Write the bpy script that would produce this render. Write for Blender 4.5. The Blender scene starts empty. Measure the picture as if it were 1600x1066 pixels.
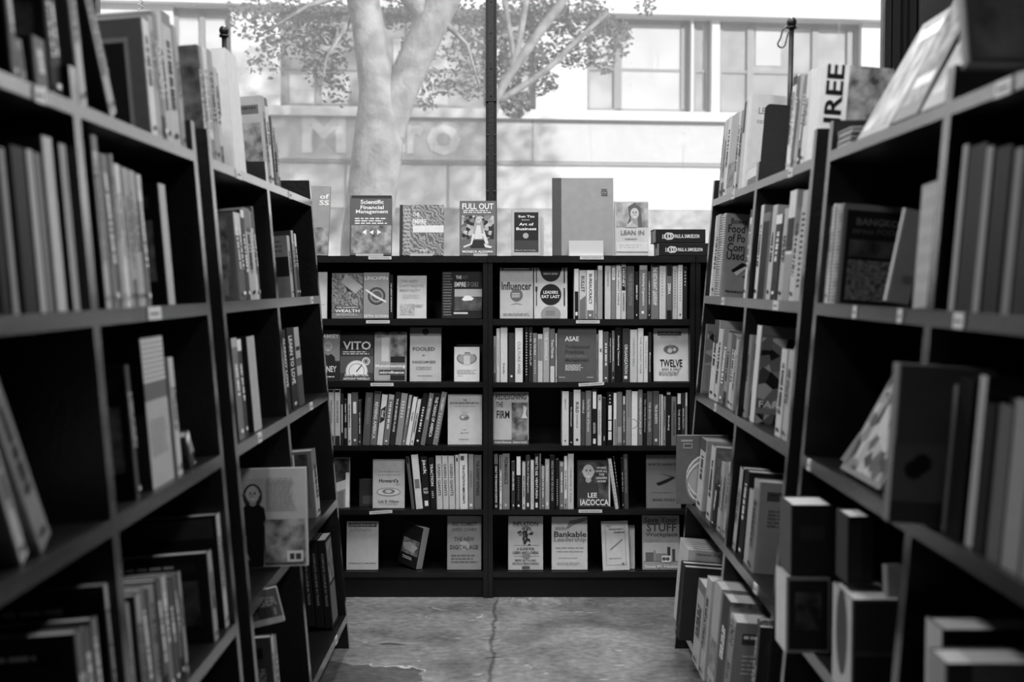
import bpy, bmesh, math, random
from mathutils import Matrix, Vector
random.seed(7)
sc = bpy.context.scene
# ---------------------------------------------------------------- camera
FPX = 2050.0; HC = 1.45; PITCH = math.atan(90 / FPX)
cp, sp = math.cos(PITCH), math.sin(PITCH)
cam_d = bpy.data.cameras.new('camera'); cam = bpy.data.objects.new('camera', cam_d)
sc.collection.objects.link(cam); sc.camera = cam
cam_d.sensor_width = 36; cam_d.lens = 36 * FPX / 1600
cam.location = (0, 0, HC); cam.rotation_euler = (math.pi / 2 - PITCH, 0, 0)
cam_d.clip_start = .05; cam_d.clip_end = 300
cam_d.dof.use_dof = True; cam_d.dof.focus_distance = 6.05; cam_d.dof.aperture_fstop = 2.6
sc.view_settings.view_transform = 'Standard'; sc.view_settings.look = 'None'
sc.view_settings.gamma = 1; sc.view_settings.use_curve_mapping = False
sc.view_settings.exposure = 0.0
# ---------------------------------------------------------------- light
w = bpy.data.worlds.new('sky'); sc.world = w; w.use_nodes = True
bg = w.node_tree.nodes['Background']; bg.inputs[0].default_value = (1, 1, 1, 1); bg.inputs[1].default_value = 1.15
def light(kind, name, loc, energy, rot=(0, 0, 0), **k):
    d = bpy.data.lights.new(name, kind); d.energy = energy; d.color = (1, 1, 1)
    for a, b in k.items(): setattr(d, a, b)
    o = bpy.data.objects.new(name, d); o.location = loc; o.rotation_euler = rot
    sc.collection.objects.link(o); return o
sun = light('SUN', 'sun', (0, 0, 20), 6.4, angle=.012)
sun.rotation_euler = Vector((-.85, 1, -.45)).to_track_quat('-Z', 'Y').to_euler()
LAMPS = ((-.95, 5.0, 50), (.95, 5.0, 50), (-.95, 2.75, 66), (.95, 2.75, 66))
for lx, ly, lw in LAMPS:
    light('AREA', 'ceiling_lamp_light', (lx, ly, 3.74), lw, shape='RECTANGLE', size=.5, size_y=.95)
# ---------------------------------------------------------------- pixel helpers (photo pixels -> place)
def PX(x, y, Y):           # point on the ray of photo pixel (x, y) at depth Y
    a = (x - 800) / FPX; k = (533 - y) / FPX
    d = Y / (cp + k * sp)
    return Vector((a * d, Y, HC + (-sp + k * cp) * d))
def YX(x, X, Z):           # distance at which the line (X, ., Z) crosses photo column x
    return (FPX * X / (x - 800) + (Z - HC) * sp) / cp
def ZY(y, Y): return PX(800, y, Y).z
# ---------------------------------------------------------------- materials
_m = {}
def newmat(name, base, rough=.5, spec=.5, bump=0, bscale=40, var=0, vscale=8, metallic=0):
    m = bpy.data.materials.new(name); m.use_nodes = True; nt = m.node_tree; b = nt.nodes['Principled BSDF']
    b.inputs['Base Color'].default_value = (base, base, base, 1); b.inputs['Roughness'].default_value = rough
    b.inputs['Specular IOR Level'].default_value = spec; b.inputs['Metallic'].default_value = metallic
    tc = nt.nodes.new('ShaderNodeTexCoord')
    if var:
        n = nt.nodes.new('ShaderNodeTexNoise'); n.inputs['Scale'].default_value = vscale; n.inputs['Detail'].default_value = 4
        nt.links.new(tc.outputs['Object'], n.inputs['Vector'])
        r = nt.nodes.new('ShaderNodeMapRange'); r.inputs[1].default_value = .3; r.inputs[2].default_value = .7
        r.inputs[3].default_value = base * (1 - var); r.inputs[4].default_value = base * (1 + var)
        nt.links.new(n.outputs['Fac'], r.inputs[0]); nt.links.new(r.outputs[0], b.inputs['Base Color'])
    if bump:
        n = nt.nodes.new('ShaderNodeTexNoise'); n.inputs['Scale'].default_value = bscale; n.inputs['Detail'].default_value = 3
        nt.links.new(tc.outputs['Object'], n.inputs['Vector'])
        bp = nt.nodes.new('ShaderNodeBump'); bp.inputs['Strength'].default_value = bump; bp.inputs['Distance'].default_value = .01
        nt.links.new(n.outputs['Fac'], bp.inputs['Height']); nt.links.new(bp.outputs[0], b.inputs['Normal'])
    return m
def tone(d):               # printed cover tone, 0 black .. 1 white
    if isinstance(d, str): return pic(d)
    k = round(max(.04, min(.95, d)) * 20)
    if k not in _m:
        v = min(.82, .82 * (k / 20 / .82) ** 2.1) + .003
        _m[k] = newmat('cover_grey_%02d' % k, v, .5, .25, var=.06, vscale=30)
    return _m[k]
def pic(name):             # printed picture patterns
    if name in _m: return _m[name]
    lo, hi, kind, s = {'photo_dark': (.01, .12, 'n', 22), 'photo_mid': (.04, .38, 'n', 26), 'photo_light': (.16, .52, 'n', 20), 'crowd': (.02, .5, 'v', 60),
                       'ripple': (.10, .30, 'w', 24), 'fine': (.25, .6, 'n', 160), 'mosaic': (.01, .45, 'v', 26), 'plaid': (.3, .62, 'w2', 30), 'speck': (.02, .35, 'n', 90)}[name]
    m = bpy.data.materials.new('print_' + name); m.use_nodes = True; nt = m.node_tree; b = nt.nodes['Principled BSDF']
    b.inputs['Roughness'].default_value = .4; b.inputs['Specular IOR Level'].default_value = .4
    tc = nt.nodes.new('ShaderNodeTexCoord')
    if kind == 'n':
        t = nt.nodes.new('ShaderNodeTexNoise'); t.inputs['Scale'].default_value = s; t.inputs['Detail'].default_value = 5; o = t.outputs['Fac']
    elif kind == 'v':
        t = nt.nodes.new('ShaderNodeTexVoronoi'); t.inputs['Scale'].default_value = s; o = t.outputs['Color']
    else:
        t = nt.nodes.new('ShaderNodeTexWave'); t.inputs['Scale'].default_value = s; t.inputs['Distortion'].default_value = 14 if kind == 'w' else 0
        t.inputs['Detail'].default_value = 3; o = t.outputs['Fac']
        t.bands_direction = 'DIAGONAL' if kind == 'w' else 'Z'
    nt.links.new(tc.outputs['Object'], t.inputs['Vector'])
    r = nt.nodes.new('ShaderNodeMapRange'); r.inputs[1].default_value = .32; r.inputs[2].default_value = .68
    r.inputs[3].default_value = lo; r.inputs[4].default_value = hi
    if kind == 'v':
        bw = nt.nodes.new('ShaderNodeRGBToBW'); nt.links.new(o, bw.inputs[0]); o = bw.outputs[0]
    nt.links.new(o, r.inputs[0]); nt.links.new(r.outputs[0], b.inputs['Base Color'])
    _m[name] = m; return m
M_PAINT = newmat('black_painted_wood', .009, .34, .5, bump=.12, bscale=60, var=.35, vscale=5)
M_EDGE = newmat('window_lit_glossy_black_edge', .014, .2, .9, bump=.06, bscale=40, var=.4, vscale=12)  # colour lifted above the boards to imitate window light on front edges
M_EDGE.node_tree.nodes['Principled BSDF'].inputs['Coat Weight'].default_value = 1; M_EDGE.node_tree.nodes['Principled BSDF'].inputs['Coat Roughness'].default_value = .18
M_PAINT_IN = newmat('black_painted_board', .006, .5, .3, bump=.1, bscale=30, var=.3)
M_STEEL = newmat('dark_steel', .012, .4, .5, bump=.1, bscale=80)
M_RIVET = newmat('worn_steel', .05, .4, .5)
M_CARD = newmat('white_card', .62, .5, .4)
M_INK = newmat('label_ink', .06, .6)
M_ACRYL = newmat('clear_acrylic', .55, .15, .5)
M_WALL = newmat('dark_plaster', .05, .8, .2, var=.2)
M_CEIL = newmat('ceiling_paint', .22, .8, .2, var=.1)
def pages_mat():
    m = newmat('page_block', .6, .8, .2); nt = m.node_tree; b = nt.nodes['Principled BSDF']
    tc = nt.nodes.new('ShaderNodeTexCoord'); wv = nt.nodes.new('ShaderNodeTexWave'); wv.bands_direction = 'X'
    wv.inputs['Scale'].default_value = 160; wv.inputs['Distortion'].default_value = 2; nt.links.new(tc.outputs['Object'], wv.inputs['Vector'])
    r = nt.nodes.new('ShaderNodeMapRange'); r.inputs[3].default_value = .26; r.inputs[4].default_value = .46
    nt.links.new(wv.outputs['Fac'], r.inputs[0]); nt.links.new(r.outputs[0], b.inputs['Base Color']); return m
M_PAGES = pages_mat()
def floor_mat():
    m = newmat('worn_concrete', .2, .35, .5); nt = m.node_tree; L = nt.links; N = nt.nodes; b = N['Principled BSDF']
    tc = N.new('ShaderNodeTexCoord')
    def noise(s, d=6, dist=0, y=1):
        mp = N.new('ShaderNodeMapping'); mp.inputs['Scale'].default_value = (1, y, 1); L.new(tc.outputs['Object'], mp.inputs[0])
        n = N.new('ShaderNodeTexNoise'); n.inputs['Scale'].default_value = s; n.inputs['Detail'].default_value = d; n.inputs['Distortion'].default_value = dist
        L.new(mp.outputs[0], n.inputs['Vector']); return n.outputs['Fac']
    def rng(s, a, b_, c, d):
        r = N.new('ShaderNodeMapRange'); r.inputs[1].default_value = a; r.inputs[2].default_value = b_; r.inputs[3].default_value = c; r.inputs[4].default_value = d
        L.new(s, r.inputs[0]); return r.outputs[0]
    def math_(op, a, b_):
        n = N.new('ShaderNodeMath'); n.operation = op
        for i, v in enumerate((a, b_)):
            if isinstance(v, (int, float)): n.inputs[i].default_value = v
            else: L.new(v, n.inputs[i])
        return n.outputs[0]
    base = rng(noise(2.2, 9, .8), .3, .7, .10, .30)
    fine = rng(noise(28, 6, 0), .3, .7, .7, 1.3)
    v = math_('MULTIPLY', base, fine)
    chips = rng(noise(9, 9, 1.2, 2.2), .66, .70, 0, .22)          # pale scuffs
    v = math_('ADD', v, chips)
    dark = rng(noise(5, 4, .4, 3), .70, .73, 1, .35)               # dark spots
    v = math_('MULTIPLY', v, dark)
    sep = N.new('ShaderNodeSeparateXYZ'); L.new(tc.outputs['Object'], sep.inputs[0])
    wob = rng(noise(6, 4), .3, .7, -.012, .012)
    xx = math_('ADD', sep.outputs[0], wob)
    seam = math_('ABSOLUTE', math_('ADD', xx, .075), 0)
    v = math_('MULTIPLY', v, rng(seam, 0, .012, .35, 1))
    # darker smooth repair patch with a pale ragged rim, near left
    wob2 = rng(noise(9, 8, 1), .3, .7, -.035, .035); X, Yy = sep.outputs[0], sep.outputs[1]
    m1 = math_('SUBTRACT', math_('ADD', math_('MULTIPLY', X, -.3), 4.775), Yy); m2 = math_('SUBTRACT', -.335, X)
    mm = math_('ADD', math_('MINIMUM', m1, m2), wob2)
    v = math_('MULTIPLY', v, rng(mm, .0, .006, 1, .42))
    ring = math_('MULTIPLY', rng(math_('ABSOLUTE', mm, 0), .004, .012, .3, 0), rng(noise(5), .48, .6, 0, 1)); v = math_('ADD', v, ring)
    # bare pale strip along the foot of the right bookcase
    st = math_('MULTIPLY', rng(Yy, YB - .16, YB - .03, 0, 1), math_('MULTIPLY', rng(X, -.09, -.03, 0, 1), rng(X, .1, .42, 1, 0)))
    v = math_('ADD', v, math_('MULTIPLY', st, rng(noise(24, 8, 1, .4), .44, .6, 0, .22)))
    L.new(v, b.inputs['Base Color'])
    L.new(rng(noise(4), .3, .7, .28, .55), b.inputs['Roughness'])
    bp = N.new('ShaderNodeBump'); bp.inputs['Strength'].default_value = .25; bp.inputs['Distance'].default_value = .01
    L.new(noise(14, 8), bp.inputs['Height']); L.new(bp.outputs[0], b.inputs['Normal'])
    return m
# ---------------------------------------------------------------- mesh helpers
def link(name, bm, mats, parent=None, M=None, smooth=False):
    me = bpy.data.meshes.new(name)
    bmesh.ops.recalc_face_normals(bm, faces=bm.faces) if not smooth == 'raw' else None
    if smooth is True:
        for f in bm.faces: f.smooth = True
    bm.to_mesh(me); bm.free()
    for m in (mats if isinstance(mats, (list, tuple)) else [mats]): me.materials.append(m)
    o = bpy.data.objects.new(name, me); sc.collection.objects.link(o)
    if parent: o.parent = parent
    if M is not None: o.matrix_basis = M
    return o
def empty(name, loc=(0, 0, 0)):
    o = bpy.data.objects.new(name, None); o.empty_display_size = .1; o.location = loc; sc.collection.objects.link(o); return o
def tag(o, label=None, cat=None, group=None, kind=None):
    if label: o['label'] = label
    if cat: o['category'] = cat
    if group: o['group'] = group
    if kind: o['kind'] = kind
    return o
def box(bm, x0, y0, z0, x1, y1, z1, M=None, mi=0):
    vs = [bm.verts.new((x, y, z)) for z in (z0, z1) for x, y in ((x0, y0), (x1, y0), (x1, y1), (x0, y1))]
    if M is not None:
        for v in vs: v.co = M @ v.co
    for q in ((3, 2, 1, 0), (4, 5, 6, 7), (0, 1, 5, 4), (1, 2, 6, 5), (2, 3, 7, 6), (3, 0, 4, 7)):
        f = bm.faces.new([vs[i] for i in q]); f.material_index = mi
def prism(bm, pts, z0, z1, mi=0, M=None):   # closed outline in xy, extruded along z
    a = [bm.verts.new((x, y, z0)) for x, y in pts]; b = [bm.verts.new((x, y, z1)) for x, y in pts]
    if M is not None:
        for v in a + b: v.co = M @ v.co
    n = len(pts)
    bm.faces.new(a[::-1]).material_index = mi; bm.faces.new(b).material_index = mi
    for i in range(n): bm.faces.new((a[i], a[(i + 1) % n], b[(i + 1) % n], b[i])).material_index = mi
def tube(bm, pts, rad, seg=12, caps=True, mi=0):
    pts = [Vector(p) for p in pts]; rings = []
    rad = rad if isinstance(rad, (list, tuple)) else [rad] * len(pts)
    u = None
    for i, p in enumerate(pts):
        t = (pts[min(i + 1, len(pts) - 1)] - pts[max(i - 1, 0)]).normalized()
        if u is None: u = t.orthogonal().normalized()
        u = (u - t * u.dot(t)).normalized(); v = t.cross(u)
        rings.append([bm.verts.new(p + (u * math.cos(2 * math.pi * k / seg) + v * math.sin(2 * math.pi * k / seg)) * rad[i]) for k in range(seg)])
    for a, b in zip(rings, rings[1:]):
        for k in range(seg):
            f = bm.faces.new((a[k], a[(k + 1) % seg], b[(k + 1) % seg], b[k])); f.smooth = True; f.material_index = mi
    if caps:
        bm.faces.new(rings[0][::-1]).material_index = mi; bm.faces.new(rings[-1]).material_index = mi
_txt = {}
def text_geo(s, bold=0):
    """flat mesh of a line of lettering, normalised to the unit box (0..1, 0..1, y up)"""
    key = (s, bold)
    if key not in _txt:
        c = bpy.data.curves.new('lettering', 'FONT'); c.body = s; c.resolution_u = 2; c.offset = bold
        o = bpy.data.objects.new('lettering', c); me = o.to_mesh()
        vs = [v.co.copy() for v in me.vertices]; fs = [tuple(p.vertices) for p in me.polygons]
        o.to_mesh_clear(); bpy.data.objects.remove(o); bpy.data.curves.remove(c)
        x0 = min(v.x for v in vs); x1 = max(v.x for v in vs); y0 = min(v.y for v in vs); y1 = max(v.y for v in vs)
        _txt[key] = ([((v.x - x0) / (x1 - x0), (v.y - y0) / (y1 - y0)) for v in vs], fs)
    return _txt[key]
# print items, all on a face W wide and H tall, u to the right and v downward (0..1)
def print_items(bm, items, W, H, place, mats, rng, eps0=.0003):
    def mi(t):
        m = tone(t)
        if m not in mats: mats.append(m)
        return mats.index(m)
    def poly(pts, t, e):
        f = bm.faces.new([bm.verts.new(place(u * W, v * H, e)) for u, v in pts]); f.material_index = mi(t)
    e = eps0
    for it in items:
        e += .00018; k = it[0]
        if k == 'R': _, a, b, c, d, t = it; poly(((a, b), (c, b), (c, d), (a, d)), t, e)
        elif k == 'P': poly(it[1], it[2], e)
        elif k == 'C':
            _, u, v, r, t = it[:5]; ry = it[5] if len(it) > 5 else 1
            poly([(min(1, max(0, u + r * math.cos(i * math.pi / 12))), min(1, max(0, v + r * ry * W / H * math.sin(i * math.pi / 12)))) for i in range(24)], t, e)
        elif k == 'O':
            _, u, v, r, wd, t = it; m_ = mi(t)
            A = [bm.verts.new(place(min(1, max(0, u + r * math.cos(i * math.pi / 12))) * W, min(H, max(0, v * H + r * W * math.sin(i * math.pi / 12))), e)) for i in range(24)]
            B = [bm.verts.new(place(min(1, max(0, u + (r - wd) * math.cos(i * math.pi / 12))) * W, min(H, max(0, v * H + (r - wd) * W * math.sin(i * math.pi / 12))), e)) for i in range(24)]
            for i in range(24): bm.faces.new((A[i], A[(i + 1) % 24], B[(i + 1) % 24], B[i])).material_index = m_
        elif k == 'L':     # lines too small to read: broken thin strokes
            _, a, b, c, d, n, t = it
            for i in range(n):
                v0 = b + (d - b) * i / n; v1 = v0 + (d - b) / n * .45; u = a
                end = c - (c - a) * rng.random() * .2
                while u < end:
                    q = min(end, u + (c - a) * rng.uniform(.08, .22)); poly(((u, v0), (q, v0), (q, v1), (u, v1)), t, e); u = q + (c - a) * .035
        elif k in 'TVU':
            if k == 'T': _, s, u, v, tw, th, t = it[:7]
            else: _, s, v0, v1, wd, t = it[:6]; u = it[6] if len(it) > 6 else .5
            vs, fs = text_geo(s, .02); m_ = mi(t); bv = []
            for x, y in vs:
                if k == 'T': p = place((u + (x - .5) * tw) * W, (v - (y - .5) * th) * H, e)
                elif k == 'V': p = place((u + (y - .5) * wd) * W, (v0 + (v1 - v0) * x) * H, e)       # reads downward
                else: p = place((u - (y - .5) * wd) * W, (v1 - (v1 - v0) * x) * H, e)               # reads upward
                bv.append(bm.verts.new(p))
            for f in fs:
                try: bm.faces.new([bv[i] for i in f]).material_index = m_
                except ValueError: pass
ALL = []; META = {}
def rest(M, t, h, d, z):     # lift or lower so that the lowest corner stands at z
    lo = min((M @ Vector((x, y, q))).z for x in (-t / 2, t / 2) for y in (0, d) for q in (0, h))
    return T((0, 0, z + .0008 - lo)) @ M
def book(M, t, h, d, cov=.6, sp_=None, F=(), S=(), B=(), hard=None, label=None, group=None, name='book', row=None, order=0, parts=True):
    """M: place of the foot of the spine. local x across the spine, y away from it, z up; front cover at +x"""
    rng = random.Random(int(t * 1e6) + int(h * 1e5) + len(ALL))
    if hard is None: hard = t > .024
    th = .0025 if hard else .0008; ov = .003 if hard else 0
    th = min(th, t * .2)
    bm = bmesh.new(); x = t / 2; c = min(.0025, t * .2)
    out = [(-x, d), (-x, c), (-x + c, 0), (x - c, 0), (x, c), (x, d), (x - th, d), (x - th, th * 1.5), (-x + th, th * 1.5), (-x + th, d)]
    prism(bm, out, 0, h)
    mats = [tone(cov)]
    if sp_ is not None and sp_ != cov: S = [('R', .0, .001, 1, .999, sp_)] + list(S)
    if S: print_items(bm, S, t - 2 * c, h, lambda a, b, e: Vector((-x + c + a, -e, h - b)), mats, rng)
    if F: print_items(bm, F, d, h, lambda a, b, e: Vector((x + e, a, h - b)), mats, rng)
    if B: print_items(bm, B, d, h, lambda a, b, e: Vector((-x - e, d - a, h - b)), mats, rng)
    o = empty(name); o.matrix_basis = M
    link('cover', bm, mats, parent=o, smooth='raw')
    if label and ('spiral' in label or 'food cover' in label or 'recipe spine' in label):
        cm = bmesh.new(); n_ = int(h / .0085)
        for q in range(1, n_):
            tube(cm, [(-x * .9, .004, q * h / n_), (-x * 1.05, -.003, q * h / n_), (-x * .6, -.008, q * h / n_), (x * .6, -.008, q * h / n_), (x * 1.05, -.003, q * h / n_), (x * .9, .004, q * h / n_)], .0009, 5)
        link('spiral_binding', cm, M_RIVET, parent=o)['label'] = 'wire spiral binding'
    if parts:
        pm = bmesh.new(); box(pm, -x + th * 1.1, th * 1.6, ov, x - th * 1.1, d - ov - .001, h - ov - (.0 if hard else .0005))
        link('page_block', pm, M_PAGES, parent=o)
    ALL.append(o)
    META[o.name] = dict(t=t, h=h, sp=sp_ if isinstance(sp_, float) else cov if isinstance(cov, float) else .45, row=row, ord=order)
    if label: o['label'] = label
    o['category'] = 'book'
    if group: o['group'] = group
    return o
def Rz(a): return Matrix.Rotation(a, 4, 'Z')
def Ry(a): return Matrix.Rotation(a, 4, 'Y')
def Rx(a): return Matrix.Rotation(a, 4, 'X')
def T(v): return Matrix.Translation(v)
# ---------------------------------------------------------------- room
YB_ = 0
YB = HC / math.tan(math.atan((935 - 533) / FPX) + PITCH)       # front of the back bookcases
YE = HC / math.tan(math.atan((1010 - 533) / FPX) + PITCH)      # end panels of the aisle racks
YW = YB + .42                                                  # window line
def struct(name, bm, m):
    o = link(name, bm, m); o['kind'] = 'structure'; return o
b = bmesh.new(); box(b, -4, -3, -.1, 4, YW + .1, 0); struct('floor', b, floor_mat())
b = bmesh.new(); box(b, -4, -3, 3.9, 4, YW + .1, 4.0); struct('ceiling', b, M_CEIL)
b = bmesh.new(); box(b, -4.1, -3, 0, -4, YW + .1, 3.9); struct('wall_left', b, M_WALL)
b = bmesh.new(); box(b, 4, -3, 0, 4.1, YW + .1, 3.9); struct('wall_right', b, M_WALL)
b = bmesh.new(); box(b, -4.1, -3.1, 0, 4.1, -3, 3.9); struct('wall_rear', b, M_WALL)
JL = PX(152, 20, YW).x; JR = PX(1380, 60, YW).x
SILL = 1.30
b = bmesh.new(); box(b, -4, YW - .06, 0, JL - .12, YW + .1, 3.5); box(b, JR + .16, YW - .06, 0, 4, YW + .1, 3.5)
box(b, JL - .12, YW - .02, 0, JR + .16, YW + .1, SILL); box(b, JL - .12, YW - .02, 3.3, JR + .16, YW + .1, 3.9); struct('wall_front', b, M_WALL)
# window: jambs with grooves, sill, head, mullion with rivets, panes
wr = empty('window_1', (0, YW, SILL)); wr['kind'] = 'structure'
def wpart(name, bm, m, **k): return link(name, bm, m, parent=wr, M=T((0, -YW, -SILL)), **k)
b = bmesh.new()
for s, x in ((-1, JL), (1, JR)):
    for i, (dx, dy) in enumerate(((0, .03), (.035, .06), (.075, .02), (.115, .05))):
        x0, x1 = sorted((x + s * dx, x + s * (dx + .03))); box(b, x0, YW - dy, SILL, x1, YW + .05, 3.3)
    x0, x1 = sorted((x + s * .01, x + s * .16)); box(b, x0, YW + .0, SILL, x1, YW + .06, 3.3)
wpart('jamb', b, M_STEEL)
b = bmesh.new(); box(b, JL, YW - .03, SILL, JR, YW + .05, SILL + .04); wpart('sill', b, M_STEEL)
b = bmesh.new(); box(b, JL, YW - .03, 3.26, JR, YW + .05, 3.3); wpart('head_rail', b, M_STEEL)
mx0 = PX(759, 200, YW - .05).x; mx1 = PX(776, 200, YW - .05).x
b = bmesh.new(); box(b, mx0, YW - .05, SILL + .04, mx1, YW + .03, 3.26); box(b, mx0 + .012, YW - .062, SILL + .04, mx1 - .012, YW - .05, 3.26)
box(b, mx0 - .001, YW - .066, ZY(161, YW), mx1 + .001, YW - .05, ZY(157, YW)); mull = wpart('mullion', b, M_STEEL)
b = bmesh.new()
for py in (7, 55, 110, 153, 213, 244, 300):
    for dx in (.2, .8):
        bmesh.ops.create_uvsphere(b, u_segments=8, v_segments=6, radius=.0045, matrix=T((mx0 + (mx1 - mx0) * (dx if py in (213, 244, 300) else .5), YW - .063, ZY(py, YW))))
wpart('rivet', b, M_RIVET)
gm = bpy.data.materials.new('dusty_veiled_window_glass'); gm.use_nodes = True; nt = gm.node_tree; nt.nodes.clear()
out = nt.nodes.new('ShaderNodeOutputMaterial'); tr = nt.nodes.new('ShaderNodeBsdfTransparent'); tr.inputs[0].default_value = (.93, .93, .93, 1)
gl = nt.nodes.new('ShaderNodeBsdfGlossy'); gl.inputs['Roughness'].default_value = .02; gl.inputs[0].default_value = (1, 1, 1, 1)
fr = nt.nodes.new('ShaderNodeFresnel'); fr.inputs[0].default_value = 1.45
mx = nt.nodes.new('ShaderNodeMixShader'); nt.links.new(fr.outputs[0], mx.inputs[0]); nt.links.new(tr.outputs[0], mx.inputs[1]); nt.links.new(gl.outputs[0], mx.inputs[2])
dirt_veil = nt.nodes.new('ShaderNodeBsdfTranslucent'); dirt_veil.inputs[0].default_value = (.9, .9, .9, 1)
tc = nt.nodes.new('ShaderNodeTexCoord')
def gn(scale, vec, lo, hi, a, b_):
    mp = nt.nodes.new('ShaderNodeMapping'); mp.inputs['Scale'].default_value = vec; nt.links.new(tc.outputs['Object'], mp.inputs[0])
    n = nt.nodes.new('ShaderNodeTexNoise'); n.inputs['Scale'].default_value = scale; n.inputs['Detail'].default_value = 6; nt.links.new(mp.outputs[0], n.inputs['Vector'])
    r = nt.nodes.new('ShaderNodeMapRange'); r.inputs[1].default_value = lo; r.inputs[2].default_value = hi; r.inputs[3].default_value = a; r.inputs[4].default_value = b_
    nt.links.new(n.outputs['Fac'], r.inputs[0]); return r.outputs[0]
streak = gn(5, (5, 1, .35), .62, .76, 0, .16); specks = gn(60, (1, 1, 1), .68, .74, 0, .5); veil = gn(2, (1, 1, 1), .3, .7, .10, .15)  # streaks and specks are dirt; the even layer paints in lens-flare haze
def add(a, b_):
    n = nt.nodes.new('ShaderNodeMath'); n.operation = 'ADD'; n.use_clamp = True; nt.links.new(a, n.inputs[0]); nt.links.new(b_, n.inputs[1]); return n.outputs[0]
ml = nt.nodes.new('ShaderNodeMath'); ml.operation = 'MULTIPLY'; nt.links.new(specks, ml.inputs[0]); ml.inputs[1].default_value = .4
mx2 = nt.nodes.new('ShaderNodeMixShader'); nt.links.new(add(add(streak, veil), ml.outputs[0]), mx2.inputs[0]); nt.links.new(mx.outputs[0], mx2.inputs[1]); nt.links.new(dirt_veil.outputs[0], mx2.inputs[2])
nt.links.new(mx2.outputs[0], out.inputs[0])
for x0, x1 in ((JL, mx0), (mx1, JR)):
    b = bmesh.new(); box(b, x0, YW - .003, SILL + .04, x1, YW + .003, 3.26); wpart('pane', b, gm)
# ceiling lamps: housings over the lamps
lm = bpy.data.materials.new('lamp_tube'); lm.use_nodes = True; e = lm.node_tree.nodes['Principled BSDF']
e.inputs['Emission Color'].default_value = (1, 1, 1, 1); e.inputs['Emission Strength'].default_value = 3
for i, (lx, ly, _) in enumerate(LAMPS):
    r = empty('ceiling_lamp', (lx, ly, 3.9))
    tag(r, 'square-cornered white ceiling lamp ' + ('over the left rack near the window', 'over the right rack near the window', 'over the left side of the aisle midway', 'over the right side of the aisle midway', 'behind the viewer on the left', 'behind the viewer on the right')[i], 'lamp')
    b = bmesh.new(); box(b, -.28, -.51, -.06, .28, .51, 0); box(b, -.28, -.51, -.14, -.26, .51, -.06); box(b, .26, -.51, -.14, .28, .51, -.06); link('lamp_housing', b, M_CARD, r)
    b = bmesh.new(); [tube(b, [(x, -.46, -.10), (x, .46, -.10)], .015) for x in (-.15, 0, .15)]; link('lamp_tube', b, lm, r)
# ---------------------------------------------------------------- back bookcases
CASE_D = .29
RY = [(499, 510), (598, 607), (697, 706), (797, 806), (894, 904)]
ROWZ = [ZY(a, YB) for a, _ in RY]
def label_strip(parent, Mloc, wd, ht, text, off):
    b = bmesh.new(); box(b, -wd / 2, -.003, -ht / 2, wd / 2, 0, ht / 2); mats = [M_CARD, M_INK]
    vs, fs = text_geo(text); bv = [b.verts.new(((x - .5) * wd * .8, -.0034, (y - .5) * ht * .34)) for x, y in vs]
    for f in fs:
        try: b.faces.new([bv[i] for i in f]).material_index = 1
        except ValueError: pass
    o = link('shelf_label', b, mats, parent=parent, M=Mloc, smooth='raw'); o['label'] = 'small white shelf label'; return o
def back_case(x0, x1, label, labels):
    r = empty('bookcase', ((x0 + x1) / 2, YB, 0)); tag(r, label, 'bookcase', None); O = T((-(x0 + x1) / 2, -YB, 0)); ztop = ZY(400, YB)
    for a, c in ((x0, x0 + .021), (x1 - .021, x1)):
        b = bmesh.new(); box(b, a, YB, 0, c, YB + CASE_D, ztop - .03); link('side_panel', b, M_PAINT, r, O)
    b = bmesh.new(); box(b, x0, YB - .006, ztop - .03, x1, YB + CASE_D + .01, ztop); link('top_board', b, M_PAINT, r, O)
    for y0, y1 in RY:
        b = bmesh.new(); z = ZY(y0, YB); th = max(.02, z - ZY(y1, YB) - .002)
        box(b, x0 + .021, YB + .002, z - th, x1 - .021, YB + CASE_D - .01, z)
        bmesh.ops.bevel(b, geom=[e for e in b.edges if abs(e.verts[0].co.y - YB) < .01 and abs(e.verts[1].co.y - YB) < .01], offset=.003, segments=2, affect='EDGES')
        link('shelf', b, M_PAINT, r, O)
    b = bmesh.new(); box(b, x0 + .021, YB + CASE_D - .01, 0, x1 - .021, YB + CASE_D, ztop - .03); link('back_board', b, M_PAINT_IN, r, O)
    b = bmesh.new(); box(b, x0 + .021, YB + .02, 0, x1 - .021, YB + .04, ZY(905, YB)); link('plinth', b, M_PAINT_IN, r, O)
    for px0, px1, py, rot in labels:
        p = PX((px0 + px1) / 2, py, YB); wd = (px1 - px0) * YB / FPX
        label_strip(r, O @ T((p.x, YB - (.006 if py < 410 else -.002), p.z)) @ Ry(rot), wd, .0145, 'BUSINESS & ECONOMICS' if px0 < 700 else 'BUSINESS & LEADERSHIP', 0)
    return r
XL0, XL1 = PX(432, 600, YB).x, PX(762, 600, YB).x
XR0, XR1 = PX(762.6, 600, YB).x, PX(1085, 600, YB).x
back_case(XL0, XL1, 'black bookcase under the window on the left of the central joint', [(576, 612, 403, 0), (572, 609, 503, 0), (579, 615, 601, 0), (577, 613, 800.5, -.07)])
back_case(XR0, XR1, 'black bookcase under the window on the right of the central joint', [(906, 943, 403, 0), (900, 937, 503, 0), (904, 944, 600.5, -.06), (904, 941, 799, 0)])
back_case(XR1 + .004, XR1 + .90, 'black bookcase under the window mostly hidden behind the right rack', [])
ZT = ZY(400, YB)
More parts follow.
